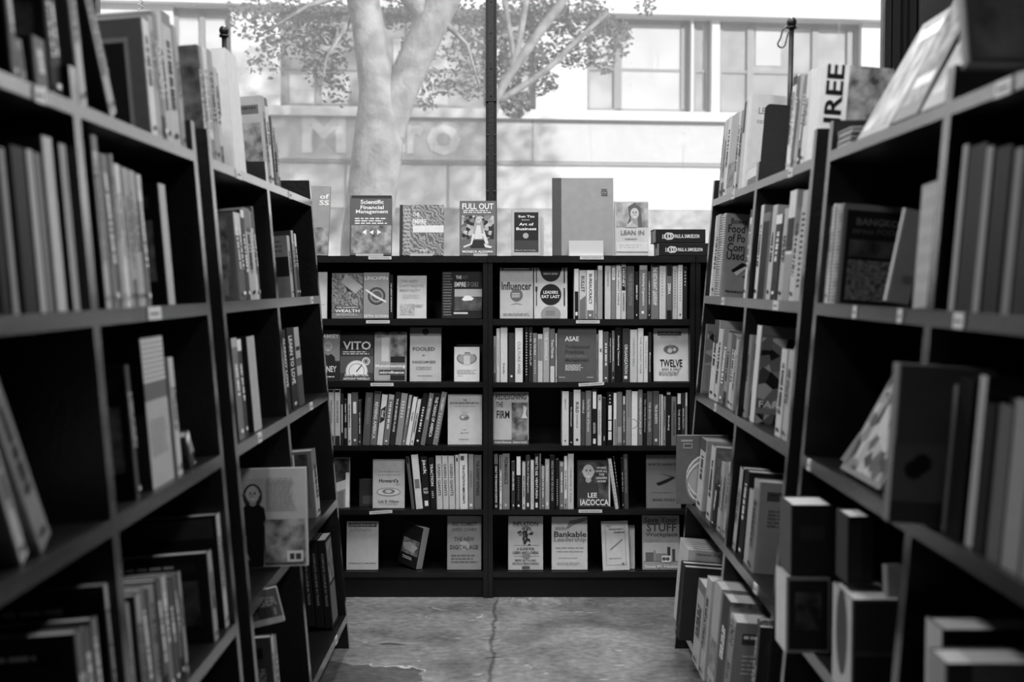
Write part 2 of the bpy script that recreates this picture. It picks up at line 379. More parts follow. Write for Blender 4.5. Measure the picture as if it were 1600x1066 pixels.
# books standing spine out in the back bookcases: (x0, x1, ytop, tone, spine print, lean px)
def spine_auto(t, rng):
    ink = .9 if t < .45 else .12
    L = []
    k = rng.random()
    if k < .3: L.append(('R', 0, 0, 1, rng.uniform(.08, .3), round(1 - t, 2)))
    elif k < .45: L.append(('R', 0, .8, 1, 1, round(max(.1, t - .3), 2)))
    a = rng.uniform(.12, .3); c = rng.uniform(.55, .75)
    n = rng.choice((1, 1, 2))
    for i in range(n):                                   # strokes running down the spine
        u0 = .3 if n == 1 else .2 + i * .35; v = a
        while v < c:
            q = min(c, v + rng.uniform(.01, .035)); L.append(('R', u0, v, u0 + (.4 if n == 1 else .22), q, ink)); v = q + rng.choice((.006, .006, .022))
    L.append(('R', .3, .9, .7, .935, ink))
    return L
def back_row(row, case, items):
    z = ROWZ[row]; yb = RY[row][0]; pan = 0; gap = (ZT - .03 if row == 0 else ZY(RY[row - 1][1], YB)) - z - .004
    for i, it in enumerate(items):
        x0, x1, yt, tn = it[:4]; S = it[4] if len(it) > 4 and it[4] is not None else None; lean = it[5] if len(it) > 5 else 0
        Yf = YB + .012 + random.uniform(0, .008)
        a, c = PX(x0, yb, Yf), PX(x1, yb, Yf); t = c.x - a.x - .0006; h = ZY(yt, Yf) - z - .001
        an = math.atan2(lean, yb - yt); an = max(an, pan) if lean and i and pan else an; pan = an; t *= math.cos(an); h = min((h - t * math.sin(abs(an))) / math.cos(an), gap - t * abs(math.sin(an)))
        if S is None: S = spine_auto(tn, random)
        M = T(((a.x + c.x) / 2 + 0, Yf, z + .0006 + t / 2 * math.sin(abs(an)))) @ Ry(an)
        book(M, t, h, min(.19, max(.12, h * .66)), tn, None, S=S, row=(case, row), order=x0)
ink = .1
back_row(2, 'L', [
 (505, 513, 607, .7), (513, 522.5, 607, .7, [('R', 0, .02, 1, .06, .1), ('V', 'THE LITTLE GUIDE', .2, .6, .4, .3), ('R', 0, .83, 1, 1, .15)]), (523, 532, 607, .7, [('R', 0, .02, 1, .06, .1), ('V', 'THE LITTLE GUIDE', .2, .6, .4, .3), ('R', 0, .83, 1, 1, .15)]),
 (532.5, 537, 616, .15, [('R', .1, .2, .9, .75, .7)]), (537.5, 543, 624, .12, [('V', 'HARD TIMES', .1, .5, .6, .85), ('R', 0, .62, 1, .85, .5)]), (543.5, 549, 615, .75),
 (549.5, 559.5, 613, .3, [('R', .2, .18, .8, .4, .8), ('R', .3, .88, .7, .92, .8)]), (560, 564.5, 626, .18), (566, 577.5, 613, .3, [('V', 'RECKONINGS', .1, .6, .5, .45)], 6),
 (578, 588, 611, .35, [('V', 'REVISING AMERICA', .2, .88, .6, .95), ('R', 0, 0, 1, .05, .15)], 8), (588.5, 597.5, 616, .75, [('P', ((0, .3), (1, .22), (1, .5), (0, .58)), .15), ('V', 'Goal', .31, .45, .6, .95)], 9),
 (598, 607.5, 616, .42, None, 10), (608, 616.5, 612, .15, [('V', 'THE BUSINESS PLANS', .12, .75, .45, .9)], 11), (617, 627, 614, .5, [('L', .2, .15, .8, .5, 6, .8)], 11),
 (627.5, 633, 617, .42, None, 12), (633.5, 640, 620, .8, [('V', 'THE GRIND', .3, .5, .5, .2)], 13), (640.5, 646, 624, .75, None, 13), (647, 656, 614, .1, None, 13),
 (656.5, 664, 614, .4, [('V', 'BEHIND THE BOOM', .1, .5, .6, .85)], 15), (664.5, 675, 613, .12, [('V', 'THE TAKING OF AMERICA', .08, .85, .55, .95)], 14), (675.5, 684, 612, .45, [('V', 'THE GREAT', .1, .35, .5, .9), ('L', .2, .4, .8, .9, 9, .7)], 14)])
back_row(3, 'L', [
 (643, 648, 714, .3, [('R', 0, 0, 1, .12, .1)], -9), (650, 661, 710, .75, [('R', .1, .45, .9, .62, .4)], -8), (661.5, 672.5, 713, .08, [('V', 'jack', .06, .34, .75, .95), ('T', 'JACK', .5, .62, .8, .05, .95), ('T', 'WELCH', .5, .68, .8, .05, .95), ('R', .2, .84, .8, .94, .9)], -5),
 (673, 682, 715, .1, [('V', 'TRACTION', .12, .55, .6, .9), ('L', .3, .65, .7, .8, 4, .8)], -4),
 (682.5, 692, 712, .72, [('V', 'GREEN GIANTS', .15, .75, .6, .25)], -2), (692.5, 701.5, 712, .72, [('V', 'GREEN GIANTS', .15, .75, .6, .25)], -2), (702, 711.5, 712, .72, [('V', 'GREEN GIANTS', .15, .75, .6, .25)], -2),
 (712, 718, 711, .72, [('R', .2, .05, .8, .12, .2)], -1), (718.5, 731.5, 709, .8, [('R', .1, .04, .6, .12, .3), ('V', 'THE ATTENTION MERCHANTS', .2, .9, .35, .15)], -1), (732, 740, 710, .5, [('V', 'SUBSISTENCE', .3, .6, .5, .35), ('R', .2, .9, .8, .95, .9)]), (740.5, 752.5, 711, .35, [('V', 'THE EXPERT WITNESS', .1, .75, .5, .15)])])
back_row(0, 'R', [
 (897, 904.5, 420, .75, [('R', 0, .45, 1, 1, .12), ('R', .2, .86, .8, .93, .9)]), (905, 916, 422, .72, [('V', 'BULLET', .12, .45, .6, .2), ('P', ((0, .62), (1, .52), (1, 1), (0, 1)), .4)]), (916.5, 928.5, 422, .78, [('V', 'BUREAUCRACY', .08, .7, .5, .15), ('R', 0, .82, 1, 1, .4), ('R', .3, .9, .6, .94, .95)]),
 (929, 933, 422, .55), (933.5, 941.5, 415, .55, [('R', 0, 0, 1, .08, .8)]), (945, 954.5, 414.5, .72, [('V', 'UNCHARTED', .1, .4, .4, .45)]), (955, 962, 414.5, .45, [('R', .1, .05, .9, .27, .85), ('V', 'ORIGIN', .08, .24, .5, .3)]), (962.5, 970, 413.5, .75, [('V', 'THE GREAT DIVIDE', .1, .75, .4, .3)]),
 (970.5, 978, 412.5, .72, [('R', 0, .05, 1, .48, .1), ('V', 'MONEY', .08, .42, .6, .8), ('V', 'GARRISON', .52, .85, .5, .3)]), (979, 991, 414.5, .3, [('V', 'THE EXECUTIVE', .15, .75, .5, .45)]), (992, 997.5, 424, .08), (998.5, 1011.5, 414.5, .38, [('R', 0, 0, 1, .08, .6), ('V', 'Reframing Organizations', .15, .75, .4, .92), ('R', .25, .85, .6, .9, .95)]),
 (1012, 1016.5, 424, .25), (1017, 1029.5, 412.5, .38, [('R', 0, 0, 1, .06, .15), ('V', 'THE RESTAURANT LEADERSHIP', .06, .75, .6, .9)]), (1030, 1040.5, 414.5, .72, [('L', .3, .15, .6, .6, 8, .5)]), (1041, 1050, 412, .35, [('R', 0, 0, 1, .22, .08), ('V', 'ZEBRA', .35, .55, .6, .85), ('R', 0, .84, 1, 1, .08)]),
 (1050.5, 1058.5, 414.5, .65, [('L', .3, .1, .7, .8, 14, .4)]), (1059, 1066.5, 413.5, .75, [('L', .3, .1, .7, .7, 12, .45), ('R', .3, .9, .7, .94, .3)]), (1067, 1073.5, 416, .15, [('L', .3, .1, .7, .4, 5, .8)])])
back_row(1, 'R', [
 (771, 775, 525, .5), (775.5, 781.3, 513, .7, [('V', 'NORTHERN', .2, .7, .4, .45)]), (781.8, 793, 510.5, .75, [('V', 'Kevin', .66, .85, .3, .3)]), (794.5, 804, 520, .22, [('R', .3, .86, .7, .9, .9)]), (804.8, 817, 512.5, .78, [('V', 'CULTURE WISE', .25, .85, .45, .5)]),
 (820, 825.5, 511, .1, [('L', .2, .1, .8, .9, 16, .75)]), (826, 832, 509, .15, [('V', 'THE STARTUP', .1, .7, .6, .75)]), (832.5, 839.5, 520.5, .38, [('V', 'the Verdict', .1, .45, .6, .9), ('L', .3, .55, .7, .85, 6, .8)]), (840, 848, 522, .72, [('R', 0, .1, 1, .55, .45)]), (848.5, 858.5, 511.5, .6, [('V', 'THE SIGNALS', .08, .6, .5, .78)]),
 (859, 867, 513.5, .35, [('V', 'TwoThirds', .2, .55, .6, .9), ('R', 0, .7, 1, 1, .75)]), (867.5, 870.3, 521, .7),
 (931.5, 934.8, 522, .45), (935.2, 941.8, 516, .78, [('R', .2, .35, .8, .42, .4)]), (942.3, 951, 518, .28), (951.5, 955.3, 521, .1, [('V', 'PORTRAITS', .1, .6, .6, .9)]), (955.8, 960.3, 516.5, .4), (960.8, 971.3, 511, .06, [('V', 'Assembling Tomorrow', .15, .7, .4, .92)]),
 (972.3, 983.8, 513, .22, [('V', 'ORGANIZATION', .3, .85, .5, .8), ('R', .2, .88, .7, .94, .85)]), (984.3, 995.8, 515, .72, [('V', 'CONSULTING SKILLS', .15, .7, .3, .5)]), (996.3, 1005.3, 513, .75, [('V', 'THE TALENT WAR', .15, .85, .35, .45)]), (1005.8, 1012.4, 525, .75, [('V', 'AGILE IDEAS', .1, .7, .4, .5)]), (1013, 1018, 520, .15, [('V', 'Bennett', .4, .8, .6, .85)])])
back_row(2, 'R', [
 (878, 888.8, 611.5, .76, [('V', 'MANY', .15, .35, .3, .5), ('R', .35, .9, .6, .93, .2)]), (889.5, 895.5, 613, .1, [('V', 'The General Leader', .27, .65, .45, .9), ('C', .5, .94, .25, .9)]), (896, 907.3, 609, .74, [('V', 'BUILD', .22, .42, .5, .2), ('L', .35, .45, .65, .7, 8, .4), ('C', .5, .9, .22, .2)]), (908, 914.5, 612.5, .25, [('V', 'NIMBLE', .15, .4, .6, .7)]),
 (915, 924, 610.5, .4, [('V', 'The Four Skills of Success', .15, .75, .5, .75)]), (924.5, 933, 607.5, .08, [('R', .1, .05, .9, .35, .85), ('L', .2, .6, .8, .8, 8, .8), ('R', .2, .88, .8, .97, .9)]), (933.5, 940, 617, .75, [('V', 'CK', .02, .12, .7, .1), ('L', .2, .3, .8, .8, 12, .45)]), (941, 947, 622, .12, [('R', .3, .8, .7, .9, .6)]),
 (947.8, 958, 612.5, .07, [('L', .35, .05, .65, .25, 3, .8), ('R', .2, .25, .8, .52, .8), ('R', .2, .54, .8, .72, .8), ('R', .2, .74, .8, .9, .8)]), (958.5, 963.5, 614, .78, [('R', 0, .5, 1, 1, .45)]), (964, 972, 612.5, .4, [('R', 0, .65, 1, .95, .55)]), (972.5, 977.3, 619.5, .3), (977.8, 986.3, 609.5, .5, [('L', .2, .1, .8, .5, 12, .35)]),
 (986.8, 996.3, 611.5, .82, [('O', .1, .6, 1.0, .12, .4)]), (996.8, 1004, 609, .42, [('V', 'MISADVENTURES OF', .15, .8, .55, .8)]), (1005, 1010, 615.5, .1, [('V', 'The Caring Economy', .1, .75, .6, .95)]), (1010.5, 1019.3, 611.5, .3, [('V', 'THE BRAND CALLED', .2, .75, .5, .7)]), (1019.8, 1030, 611, .28, [('V', 'TRUE NORTH', .25, .6, .5, .92), ('R', .3, .88, .7, .93, .85)]),
 (1030.5, 1035.6, 616.5, .8, [('R', 0, 0, .5, 1, .15)]), (1036, 1040.3, 619.5, .5), (1040.8, 1048.3, 611.5, .08, [('R', 0, .02, 1, .06, .6), ('V', 'Branding', .45, .72, .5, .92)]), (1048.8, 1056.8, 620.5, .42, [('V', 'PRIMAL LEADERSHIP', .1, .8, .55, .25)]), (1057.3, 1064.3, 615, .12, [('R', 0, 0, 1, .2, .8), ('V', 'THE SPORTS', .3, .7, .5, .8)]), (1064.8, 1069.8, 615, .18), (1070.3, 1074, 613.5, .5, [('R', 0, 0, 1, .25, .85)])])
back_row(3, 'R', [
 (771.5, 779, 709.5, .1, [('R', 0, 0, 1, .18, .35), ('V', 'ONLY THE PARANOID SURVIVE', .22, .88, .55, .85), ('R', .2, .92, .8, .97, .6)]), (780.5, 784.3, 711, .8), (785, 796.5, 709, .45, [('V', 'PERMANENCE', .06, .55, .6, .2), ('R', .3, .9, .6, .95, .7)]), (799, 805, 721.5, .18), (806.3, 814.3, 713.5, .1, [('R', 0, .0, 1, .35, .78), ('L', .4, .4, .6, .85, 10, .6), ('C', .5, .93, .3, .9)]),
 (815.8, 821, 722, .72), (821.3, 828.5, 711.5, .2, [('V', 'The Art of Management', .1, .7, .5, .8), ('R', .2, .88, .8, .95, .85)]), (829, 834.3, 719.5, .75, [('L', .3, .2, .7, .9, 14, .5)]), (834.6, 842.3, 709, .12, [('V', 'WHAT TO ASK', .05, .4, .7, .85), ('V', 'VENTUREN', .42, .8, .6, .85), ('R', .2, .88, .8, .97, .85)]), (842.8, 845.2, 709, .5),
 (845.5, 851.3, 729, .4), (851.6, 858.6, 718, .6, [('V', 'The Advance', .1, .45, .55, .9), ('R', .3, .86, .7, .93, .85)]), (859, 867.3, 711.5, .1, [('V', 'UNCLE TOM AND THE OLD GUARD', .1, .85, .5, .6)]), (868, 873.6, 718, .1, [('L', .3, .4, .7, .95, 12, .8)]), (874, 881, 722.5, .4), (881.3, 886.4, 713, .82), (887, 896.5, 709, .72, [('V', 'Leadership at Zone', .25, .88, .4, .4)]),
 (961.5, 967, 717, .72, [('L', .2, .1, .8, .9, 12, .55)], -12), (967.5, 970, 714, .08, [('L', .2, .1, .8, .6, 8, .8)], -10), (972, 975.3, 716, .1, None, -2), (975.5, 982.5, 710, .25, [('V', 'LEADING THE REVOLUTION', .08, .7, .5, .5)], -2)])
# face-out books: (x0, x1, ytop, ybot, Y of the foot, thickness, cover tone, front print, label)
def face_out(x0, x1, yt, yb, Yf, th, tn, F, label, lean=9, roll=0, z=None, spn=None, name='book', hard=None, yaw=0):
    a, c = PX(x0, yb, Yf), PX(x1, yb, Yf); z = a.z if z is None else z
    d = (c.x - a.x) / math.cos(math.radians(yaw)); ln = math.radians(lean)
    h = (ZY(yt, Yf + .03) - z) / math.cos(ln)
    M = T((a.x, Yf, z + .0006 + th * math.sin(ln))) @ Rz(math.radians(yaw)) @ Rx(-ln) @ Ry(roll) @ T((0, th / 2, 0)) @ Rz(-math.pi / 2)
    M = rest(M, th, h, d, z)
    return book(M, th, h, d, tn, spn, F=F, label=label, name=name, hard=hard)
ZT = ZY(400, YB) ; YT = YB + .05
def Tz(row): return ROWZ[row]
TOP = dict(z=ZT)
face_out(447, 512, 292, 397, YT + .03, .02, .5, [('T', 'of', .86, .15, .22, .07, .9), ('T', 'SS', .86, .24, .24, .07, .9), ('R', .2, .6, 1, .98, 'photo_mid')], 'grey book cut off by the left rack on top of the left back bookcase', lean=8, roll=.03, **TOP)
face_out(546, 611, 307, 395, YT + .03, .03, .3, [('R', .04, .0, 1, .05, .15), ('T', 'Scientific', .53, .11, .56, .07, .95), ('T', 'Financial', .53, .20, .56, .065, .95), ('T', 'Management', .53, .28, .78, .08, .95), ('L', .12, .38, .95, .5, 3, .9), ('R', .04, .5, 1, .97, 'photo_mid'),
  ('P', ((.3, .62), (.4, .57), (.4, .66)), .9), ('P', ((.48, .62), (.57, .58), (.57, .66)), .9), ('P', ((.66, .57), (.76, .62), (.66, .66)), .9)], 'thick dark grey book with white title and three small arrowheads, on top of left bookcase', lean=9, **TOP)
face_out(624, 693, 321.5, 396, YT + .03, .022, .45, [('R', .0, .0, 1, 1, 'ripple'), ('R', .0, 0, .07, 1, .15), ('L', .1, .08, .25, .95, 12, .6), ('T', 'THE', .37, .19, .14, .08, .98), ('T', 'EMPIRE', .45, .34, .31, .11, .98), ('T', 'OF ICE', .8, .34, .3, .1, .5), ('R', .3, .41, 1, .55, .75), ('T', 'WOLFE', .55, .9, .18, .04, .85)],
  'wide book with rippled grey cover and pale band, on top of the left bookcase', lean=9, **TOP)
FACE = lambda u, v, r, sk=.58: [('C', u, v, r, sk, 1.28), ('R', u - r * .55, v - r * .22, u - r * .15, v - r * .12, .22), ('R', u + r * .15, v - r * .22, u + r * .55, v - r * .12, .22), ('C', u - r * .34, v - r * .02, r * .1, .15), ('C', u + r * .34, v - r * .02, r * .1, .15), ('P', ((u - r * .06, v), (u + r * .05, v), (u + r * .16, v + r * .3), (u - r * .14, v + r * .3)), sk - .12), ('P', ((u - r * .42, v + r * .42), (u + r * .42, v + r * .42), (u + r * .18, v + r * .6), (u - r * .18, v + r * .6)), .85), ('R', u - r * .42, v + r * .4, u + r * .42, v + r * .44, .3)]
PERSON = lambda u, v, r, sk=.58, cl=.15: [('P', ((u - r * 2, v + r * 3.2), (u - r * 1.7, v + r * 1.6), (u - r * .9, v + r * 1.15), (u + r * .9, v + r * 1.15), (u + r * 1.7, v + r * 1.6), (u + r * 2, v + r * 3.2)), cl), ('P', ((u - r * .45, v + r * .5), (u + r * .45, v + r * .5), (u + r * .5, v + r * 1.2), (u, v + r * 1.4), (u - r * .5, v + r * 1.2)), sk - .1), ('C', u - r, v, r * .16, sk - .05, 1.6), ('C', u + r, v, r * .16, sk - .05, 1.6)] + FACE(u, v, r, sk)
WOM = [('P', ((.3, 1 - .22), (.38, .5), (.45, .43), (.58, .43), (.65, .5), (.8, .78), (.72, .8), (.62, .62), (.64, .7), (.4, .7), (.42, .62), (.34, .8), (.12, .86), (.1, .83)), .75), ('P', ((.4, .42), (.45, .3), (.55, .27), (.62, .34), (.66, .6), (.6, .6), (.57, .45), (.47, .45), (.42, .62), (.36, .6)), .55), *FACE(.52, .35, .07, .72), ('P', ((.66, .78), (.9, .84), (.85, .87), (.7, .85)), .75)]
face_out(718, 775, 315, 396, YT + .01, .02, .33, [('R', .06, .27, .94, .7, 'crowd'), ('T', 'FULL OUT', .5, .1, .86, .11, .85), ('L', .1, .17, .9, .24, 2, .85), ('R', .3, .72, .7, .86, .15)] + WOM + [('T', 'MONICA ALDAMA', .5, .93, .84, .045, .92)],
  'dark grey book with a seated long-haired woman on its cover, on top before the mullion', lean=6, **TOP)
face_out(799, 844, 328.5, 396, YT + .02, .015, .6, [('R', .1, .06, .94, .92, .12), ('T', 'Sun Tzu', .52, .15, .56, .05, .9), ('L', .36, .22, .68, .25, 1, .7), ('T', 'Art of', .52, .32, .5, .06, .9), ('T', 'Business', .52, .42, .7, .06, .9), ('C', .5, .57, .1, .55), ('R', .1, .67, .94, .92, .22), ('T', 'Mark McNeilly', .5, .89, .72, .03, .6)],
  'small book with black panel and pale border, on top right of the mullion', lean=8, **TOP)
face_out(838, 850, 340, 396, YT + .07, .012, .75, [], 'thin pale book peeking out behind the small black-panelled book on top', lean=3, **TOP)
face_out(863, 959, 279, 396, YT + .02, .022, .5, [('R', 0, 0, .15, 1, .25), ('O', .85, .19, .05, .012, .25), ('O', .87, .2, .035, .01, .25), ('L', .8, .14, .92, .25, 4, .3)], 'largest book, grey cloth with a darker spine strip, standing on the right bookcase', lean=7, hard=True, **TOP)
face_out(960, 1013.5, 316, 395, YT + .03, .02, .66, [('R', .05, .02, 1, .48, 'photo_light'), ('P', ((.35, .48), (.45, .3), (.4, .1), (.6, .02), (.78, .12), (.82, .48)), .3), ('P', ((.5, .26), (.68, .26), (.7, .48), (.46, .48)), .5), *FACE(.6, .22, .125, .66), ('P', ((.3, .48), (.5, .4), (.62, .42), (.66, .48)), .62), ('P', ((.36, .44), (.5, .36), (.56, .38), (.44, .46)), .66), ('T', 'LEAN IN', .53, .575, .68, .08, .42), ('L', .3, .68, .75, .72, 1, .5), ('R', .05, .75, .98, .93, .7), ('L', .15, .8, .85, .88, 2, .6)],
  'pale book with a smiling woman above its title, right of the largest book', lean=7, **TOP)
# price card in front of the big book, acrylic stands
b = bmesh.new(); p = PX(889, 395.5, YT - .02); q = PX(943, 376, YT - .02); box(b, 0, 0, 0, q.x - p.x, .002, q.z - ZT); box(b, 0, -.02, 0, q.x - p.x, 0, .002)
tag(link('card', b, M_CARD, M=T((p.x, YT - .01, ZT + .0005))), 'blank white card leaning on the foot of the largest book', 'card')
for x0, x1, s in ((556, 599, 'the thick dark financial book'), (641, 676, 'the wide rippled grey book'), (740, 762, 'the book with the seated woman')):
    b = bmesh.new(); p = PX(x0, 396, YT - .01); q = PX(x1, 396, YT - .01); wd = q.x - p.x
    box(b, 0, -.014, 0, wd, .0, .0025); box(b, 0, -.014, .0025, wd, -.011, .011)
    for u in (0, wd - .006): box(b, u, 0, 0, u + .006, .10, .0025)
    tag(link('book_stand', b, M_ACRYL, M=T((p.x, YT - .002, ZT + .0005))), 'small clear stand at the foot of ' + s, 'stand')
# two thick volumes lying flat, spines to the front
for k, (x0, x1, yt, yb) in enumerate(((1027, 1099, 376.6, 396.5), (1022, 1098, 354.5, 376))):
    Yf = YB + .03; a, c = PX(x0, yb, Yf), PX(x1, yb, Yf); t = ZY(yt, Yf) - ZY(yb, Yf); z0 = ZT + .0006 if k == 0 else zz
    zz = z0 + t + .0006
    M = T((a.x + .235, Yf, z0 + t / 2)) @ Ry(math.radians(-90))
    S = [('V', 'PAUL A. SAMUELSON', .40, .88, .3, .9), ('O', .5, .27, .3, .12, .7), ('O', .5, .32, .28, .12, .7), ('L', .3, .16, .7, .22, 2, .8), ('R', 0, .0, 1, .03, .4)]
    book(M, t, .235, .17, .08, .08, S=S, hard=True, label=('lower' if k == 0 else 'upper') + ' of two thick black books lying flat on top of the right bookcase')
Y0 = YB + .03
def fo(row, x0, x1, yt, th, tn, F, label, **k): return face_out(x0, x1, yt, RY[row][0], k.pop('Y', Y0), th, tn, F, label, z=ROWZ[row], **k)
fo(0, 484, 510.5, 426, .015, .68, [('L', .2, .7, .9, .72, 1, .4)], 'pale book half hidden by the left rack, top shelf of left bookcase', lean=7)
fo(0, 518, 567, 428, .02, .42, [('R', 0, .02, 1, .72, 'ripple'), ('P', ((.05, .02), (.5, .02), (.95, .3), (.4, .72), (0, .72)), 'speck'), ('P', ((.45, .02), (1, .3), (.75, .45), (.3, .2)), .62), ('P', ((.42, .28), (.6, .38), (.66, .42), (.5, .4)), .15), ('R', .1, .73, .9, .79, .2), ('T', 'THE CLEANSING', .5, .76, .7, .035, .8), ('R', 0, .8, 1, .87, .35), ('T', 'WEALTH', .5, .835, .78, .07, .92), ('L', .15, .9, .85, .95, 2, .7)], 'book with dark crossed-line picture over a pale word, left end of top shelf', lean=7)
fo(0, 567.5, 607.5, 427, .02, .52, [('T', 'LINCHPIN', .5, .12, .9, .08, .85), ('C', .52, .51, .34, .28), ('O', .52, .51, .34, .03, .1), ('O', .52, .51, .24, .03, .6), ('P', ((.05, .38), (.12, .36), (.5, .5), (.9, .62), (.88, .66), (.45, .54)), .75), ('T', 'SETH GODIN', .5, .95, .95, .06, .85)], 'grey book with a dark bolt circle on its cover, top shelf left bookcase', lean=6, Y=YB + .02)
book(T((PX(611.5, 499, Y0).x, Y0, ROWZ[0] + .0006)), .016, .205, .14, .08, .08, S=[('V', 'THE UPRIGHT ENTREPRENEUR', .2, .85, .5, .85)], label='black spine standing between grey bolt-circle cover and pale sketched cover, top shelf')
fo(0, 620, 666, 432, .018, .7, [('T', 'THE ANTI-', .43, .13, .6, .06, .48), ('T', 'CAPITALISTIC', .5, .24, .85, .06, .48), ('T', 'MENTALITY', .45, .35, .7, .06, .48), ('L', .2, .45, .8, .55, 3, .58), ('R', .1, .66, .6, .92, 'fine'), ('L', .6, .68, .9, .76, 3, .5)], 'pale book with faint sketched drawing, alone on top shelf of left bookcase', lean=8)
fo(0, 690, 753, 425, .02, .1, [('L', .04, .03, .26, .97, 16, .4), ('T', 'THE', .42, .13, .14, .07, .95), ('T', 'HOT', .58, .13, .14, .07, .35), ('T', 'EMPIRE', .46, .28, .28, .1, .95), ('T', 'OF CHILE', .76, .28, .3, .1, .4), ('R', .32, .38, 1, .56, .6), ('R', .32, .54, 1, .84, 'photo_dark'), ('P', ((.5, .6), (.58, .52), (.7, .52), (.8, .58), (.75, .62), (.55, .63)), .9), ('R', .3, .87, .65, .91, .7)], 'black landscape book with white lettering beside the central joint, top shelf', lean=7)
fo(0, 781, 833, 419.5, .02, .66, [('R', .06, 0, .95, .05, .15), ('R', .1, .01, .9, .035, .8), ('L', .15, .07, .85, .12, 2, .6), ('T', 'Influencer', .5, .36, .9, .16, .15), ('C', .5, .54, .19, .35), ('L', .36, .5, .64, .6, 3, .8), ('P', ((.3, .73), (.5, .68), (.7, .73), (.5, .71)), .55), ('L', .1, .9, .9, .96, 2, .45)], 'pale book with a grey ball under dark title, left end of top right shelf', lean=6)
fo(0, 834.5, 886.5, 419.5, .02, .7, [('C', .5, .08, .3, .1), ('P', ((.15, -.0), (.85, -.0), (.8, .1), (.2, .1)), .1), ('T', 'SIMON SINEK', .5, .12, .44, .04, .6), ('C', .5, .53, .32, .08), ('T', 'LEADERS', .5, .485, .44, .06, .95), ('T', 'EAT LAST', .5, .57, .54, .06, .95), ('C', .5, .92, .3, .5, .85), ('L', .35, .85, .66, .95, 4, .3),
  ('R', .06, .0, .085, .3, .15), ('R', .04, .37, .1, .47, .15), ('R', .06, .47, .085, .75, .15), ('R', .89, 0, .93, .3, .15), ('R', .89, .4, .93, .75, .15)], 'white book with black discs between fork and knife, top shelf right bookcase', lean=6)
fo(1, 482, 530.5, 517, .02, .25, [('R', .1, .1, 1, .6, .5), ('T', 'RAMSEY', .66, .12, .6, .08, .85)] + PERSON(.62, .32, .13) + [('R', .3, .62, 1, 1, .15), ('T', 'MONEY', .6, .76, .6, .12, .95), ('L', .3, .9, .9, .95, 1, .8)], 'dark book with a man in a black shirt, partly behind the left rack', lean=7)
fo(1, 531, 583, 520, .022, .2, [('R', 0, 0, 1, .33, .08), ('T', 'VITO', .5, .28, .84, .17, .75), ('L', .08, .4, .92, .48, 2, .75), ('R', 0, .5, 1, .84, .32), ('O', .5, .8, .33, .04, .75), ('C', .5, .8, .29, .85), ('O', .5, .8, .24, .02, .45), ('P', ((.48, .8), (.66, .66), (.67, .68), (.5, .82)), .1), ('O', .78, .6, .12, .03, .8), ('O', .78, .6, .07, .02, .7), ('R', 0, .87, 1, 1, .2), ('T', 'DAVID MATTSON', .5, .88, .7, .05, .95), ('T', 'ANTHONY PARINELLO', .5, .95, .8, .05, .95)], 'dark book with a large stopwatch on its cover, second shelf of left bookcase', lean=9)
fo(1, 584.5, 635, 520, .02, .45, [('R', 0, 0, 1, .55, 'photo_mid'), ('R', 0, .12, .5, .98, .55), ('R', .22, .12, .45, .6, .7), ('R', .5, .5, .95, .62, .1), ('T', 'Mainstreaming', .5, .7, .92, .08, .92), ('R', .15, .77, .95, .87, .2), ('T', 'microfinance', .55, .82, .75, .06, .9), ('R', .5, .88, .95, .98, .12)], 'busy grey book with pale column, right of the stopwatch cover', lean=9)
fo(1, 640, 689, 513, .02, .66, [('R', 0, 0, 1, .16, .45), ('C', .5, .08, .11, .2), ('T', 'FOOLED', .45, .4, .7, .07, .2), ('T', 'BY', .45, .52, .1, .03, .3), ('T', 'RANDOMNESS', .46, .64, .74, .05, .35), ('L', .2, .73, .75, .8, 2, .5), ('L', .25, .89, .75, .91, 1, .35), ('R', .93, .16, .935, 1, .5)], 'pale book with dark seal on grey top band, second shelf left bookcase', lean=7)
fo(1, 713, 755, 538, .012, .12, [], 'dark book standing behind the small pale one, second shelf', lean=1, Y=YB + .09)
fo(1, 709.5, 749, 543, .015, .74, [('C', .5, .33, .4, .4, .62), ('C', .5, .33, .34, .55, .6), ('R', .38, .25, .63, .52, .68), ('C', .3, .18, .12, .75, .5), ('C', .75, .17, .12, .75, .5), ('L', .12, .66, .88, .8, 3, .58), ('L', .14, .83, .4, .86, 1, .55)], 'small pale book with oval landscape drawing beside the central joint, second shelf', lean=7)
fo(1, 871, 932, 513, .02, .3, [('T', 'ASAE', .37, .2, .36, .09, .85), ('T', 'Professional', .52, .35, .62, .07, .22), ('T', 'Practices', .44, .44, .48, .07, .2), ('T', 'Association', .48, .52, .55, .06, .38), ('T', 'Management', .5, .6, .6, .07, .22), ('L', .2, .68, .66, .8, 5, .85), ('L', .04, .91, .2, .93, 1, .85), ('L', .75, .91, .95, .93, 1, .85)], 'dark grey face-out book with white initials, middle of second shelf right bookcase', lean=3, Y=YB + .015)
fo(1, 1021.5, 1076, 514.5, .024, .76, [('R', .12, .06, .8, .14, .3), ('L', .15, .08, .78, .12, 1, .7), ('L', .2, .16, .72, .18, 1, .4), ('C', .5, .4, .22, .45, .6), ('P', ((.3, .42), (.36, .33), (.5, .38), (.6, .32), (.72, .38), (.66, .46), (.45, .48)), .35), ('C', .47, .42, .07, .7), ('C', .6, .4, .05, .72), ('T', 'TWELVE', .5, .66, .64, .14, .12), ('T', 'AND A HALF', .5, .77, .55, .05, .4), ('L', .15, .82, .8, .9, 3, .45)], 'white book with a grey tangled emblem, right end of second shelf', lean=7)
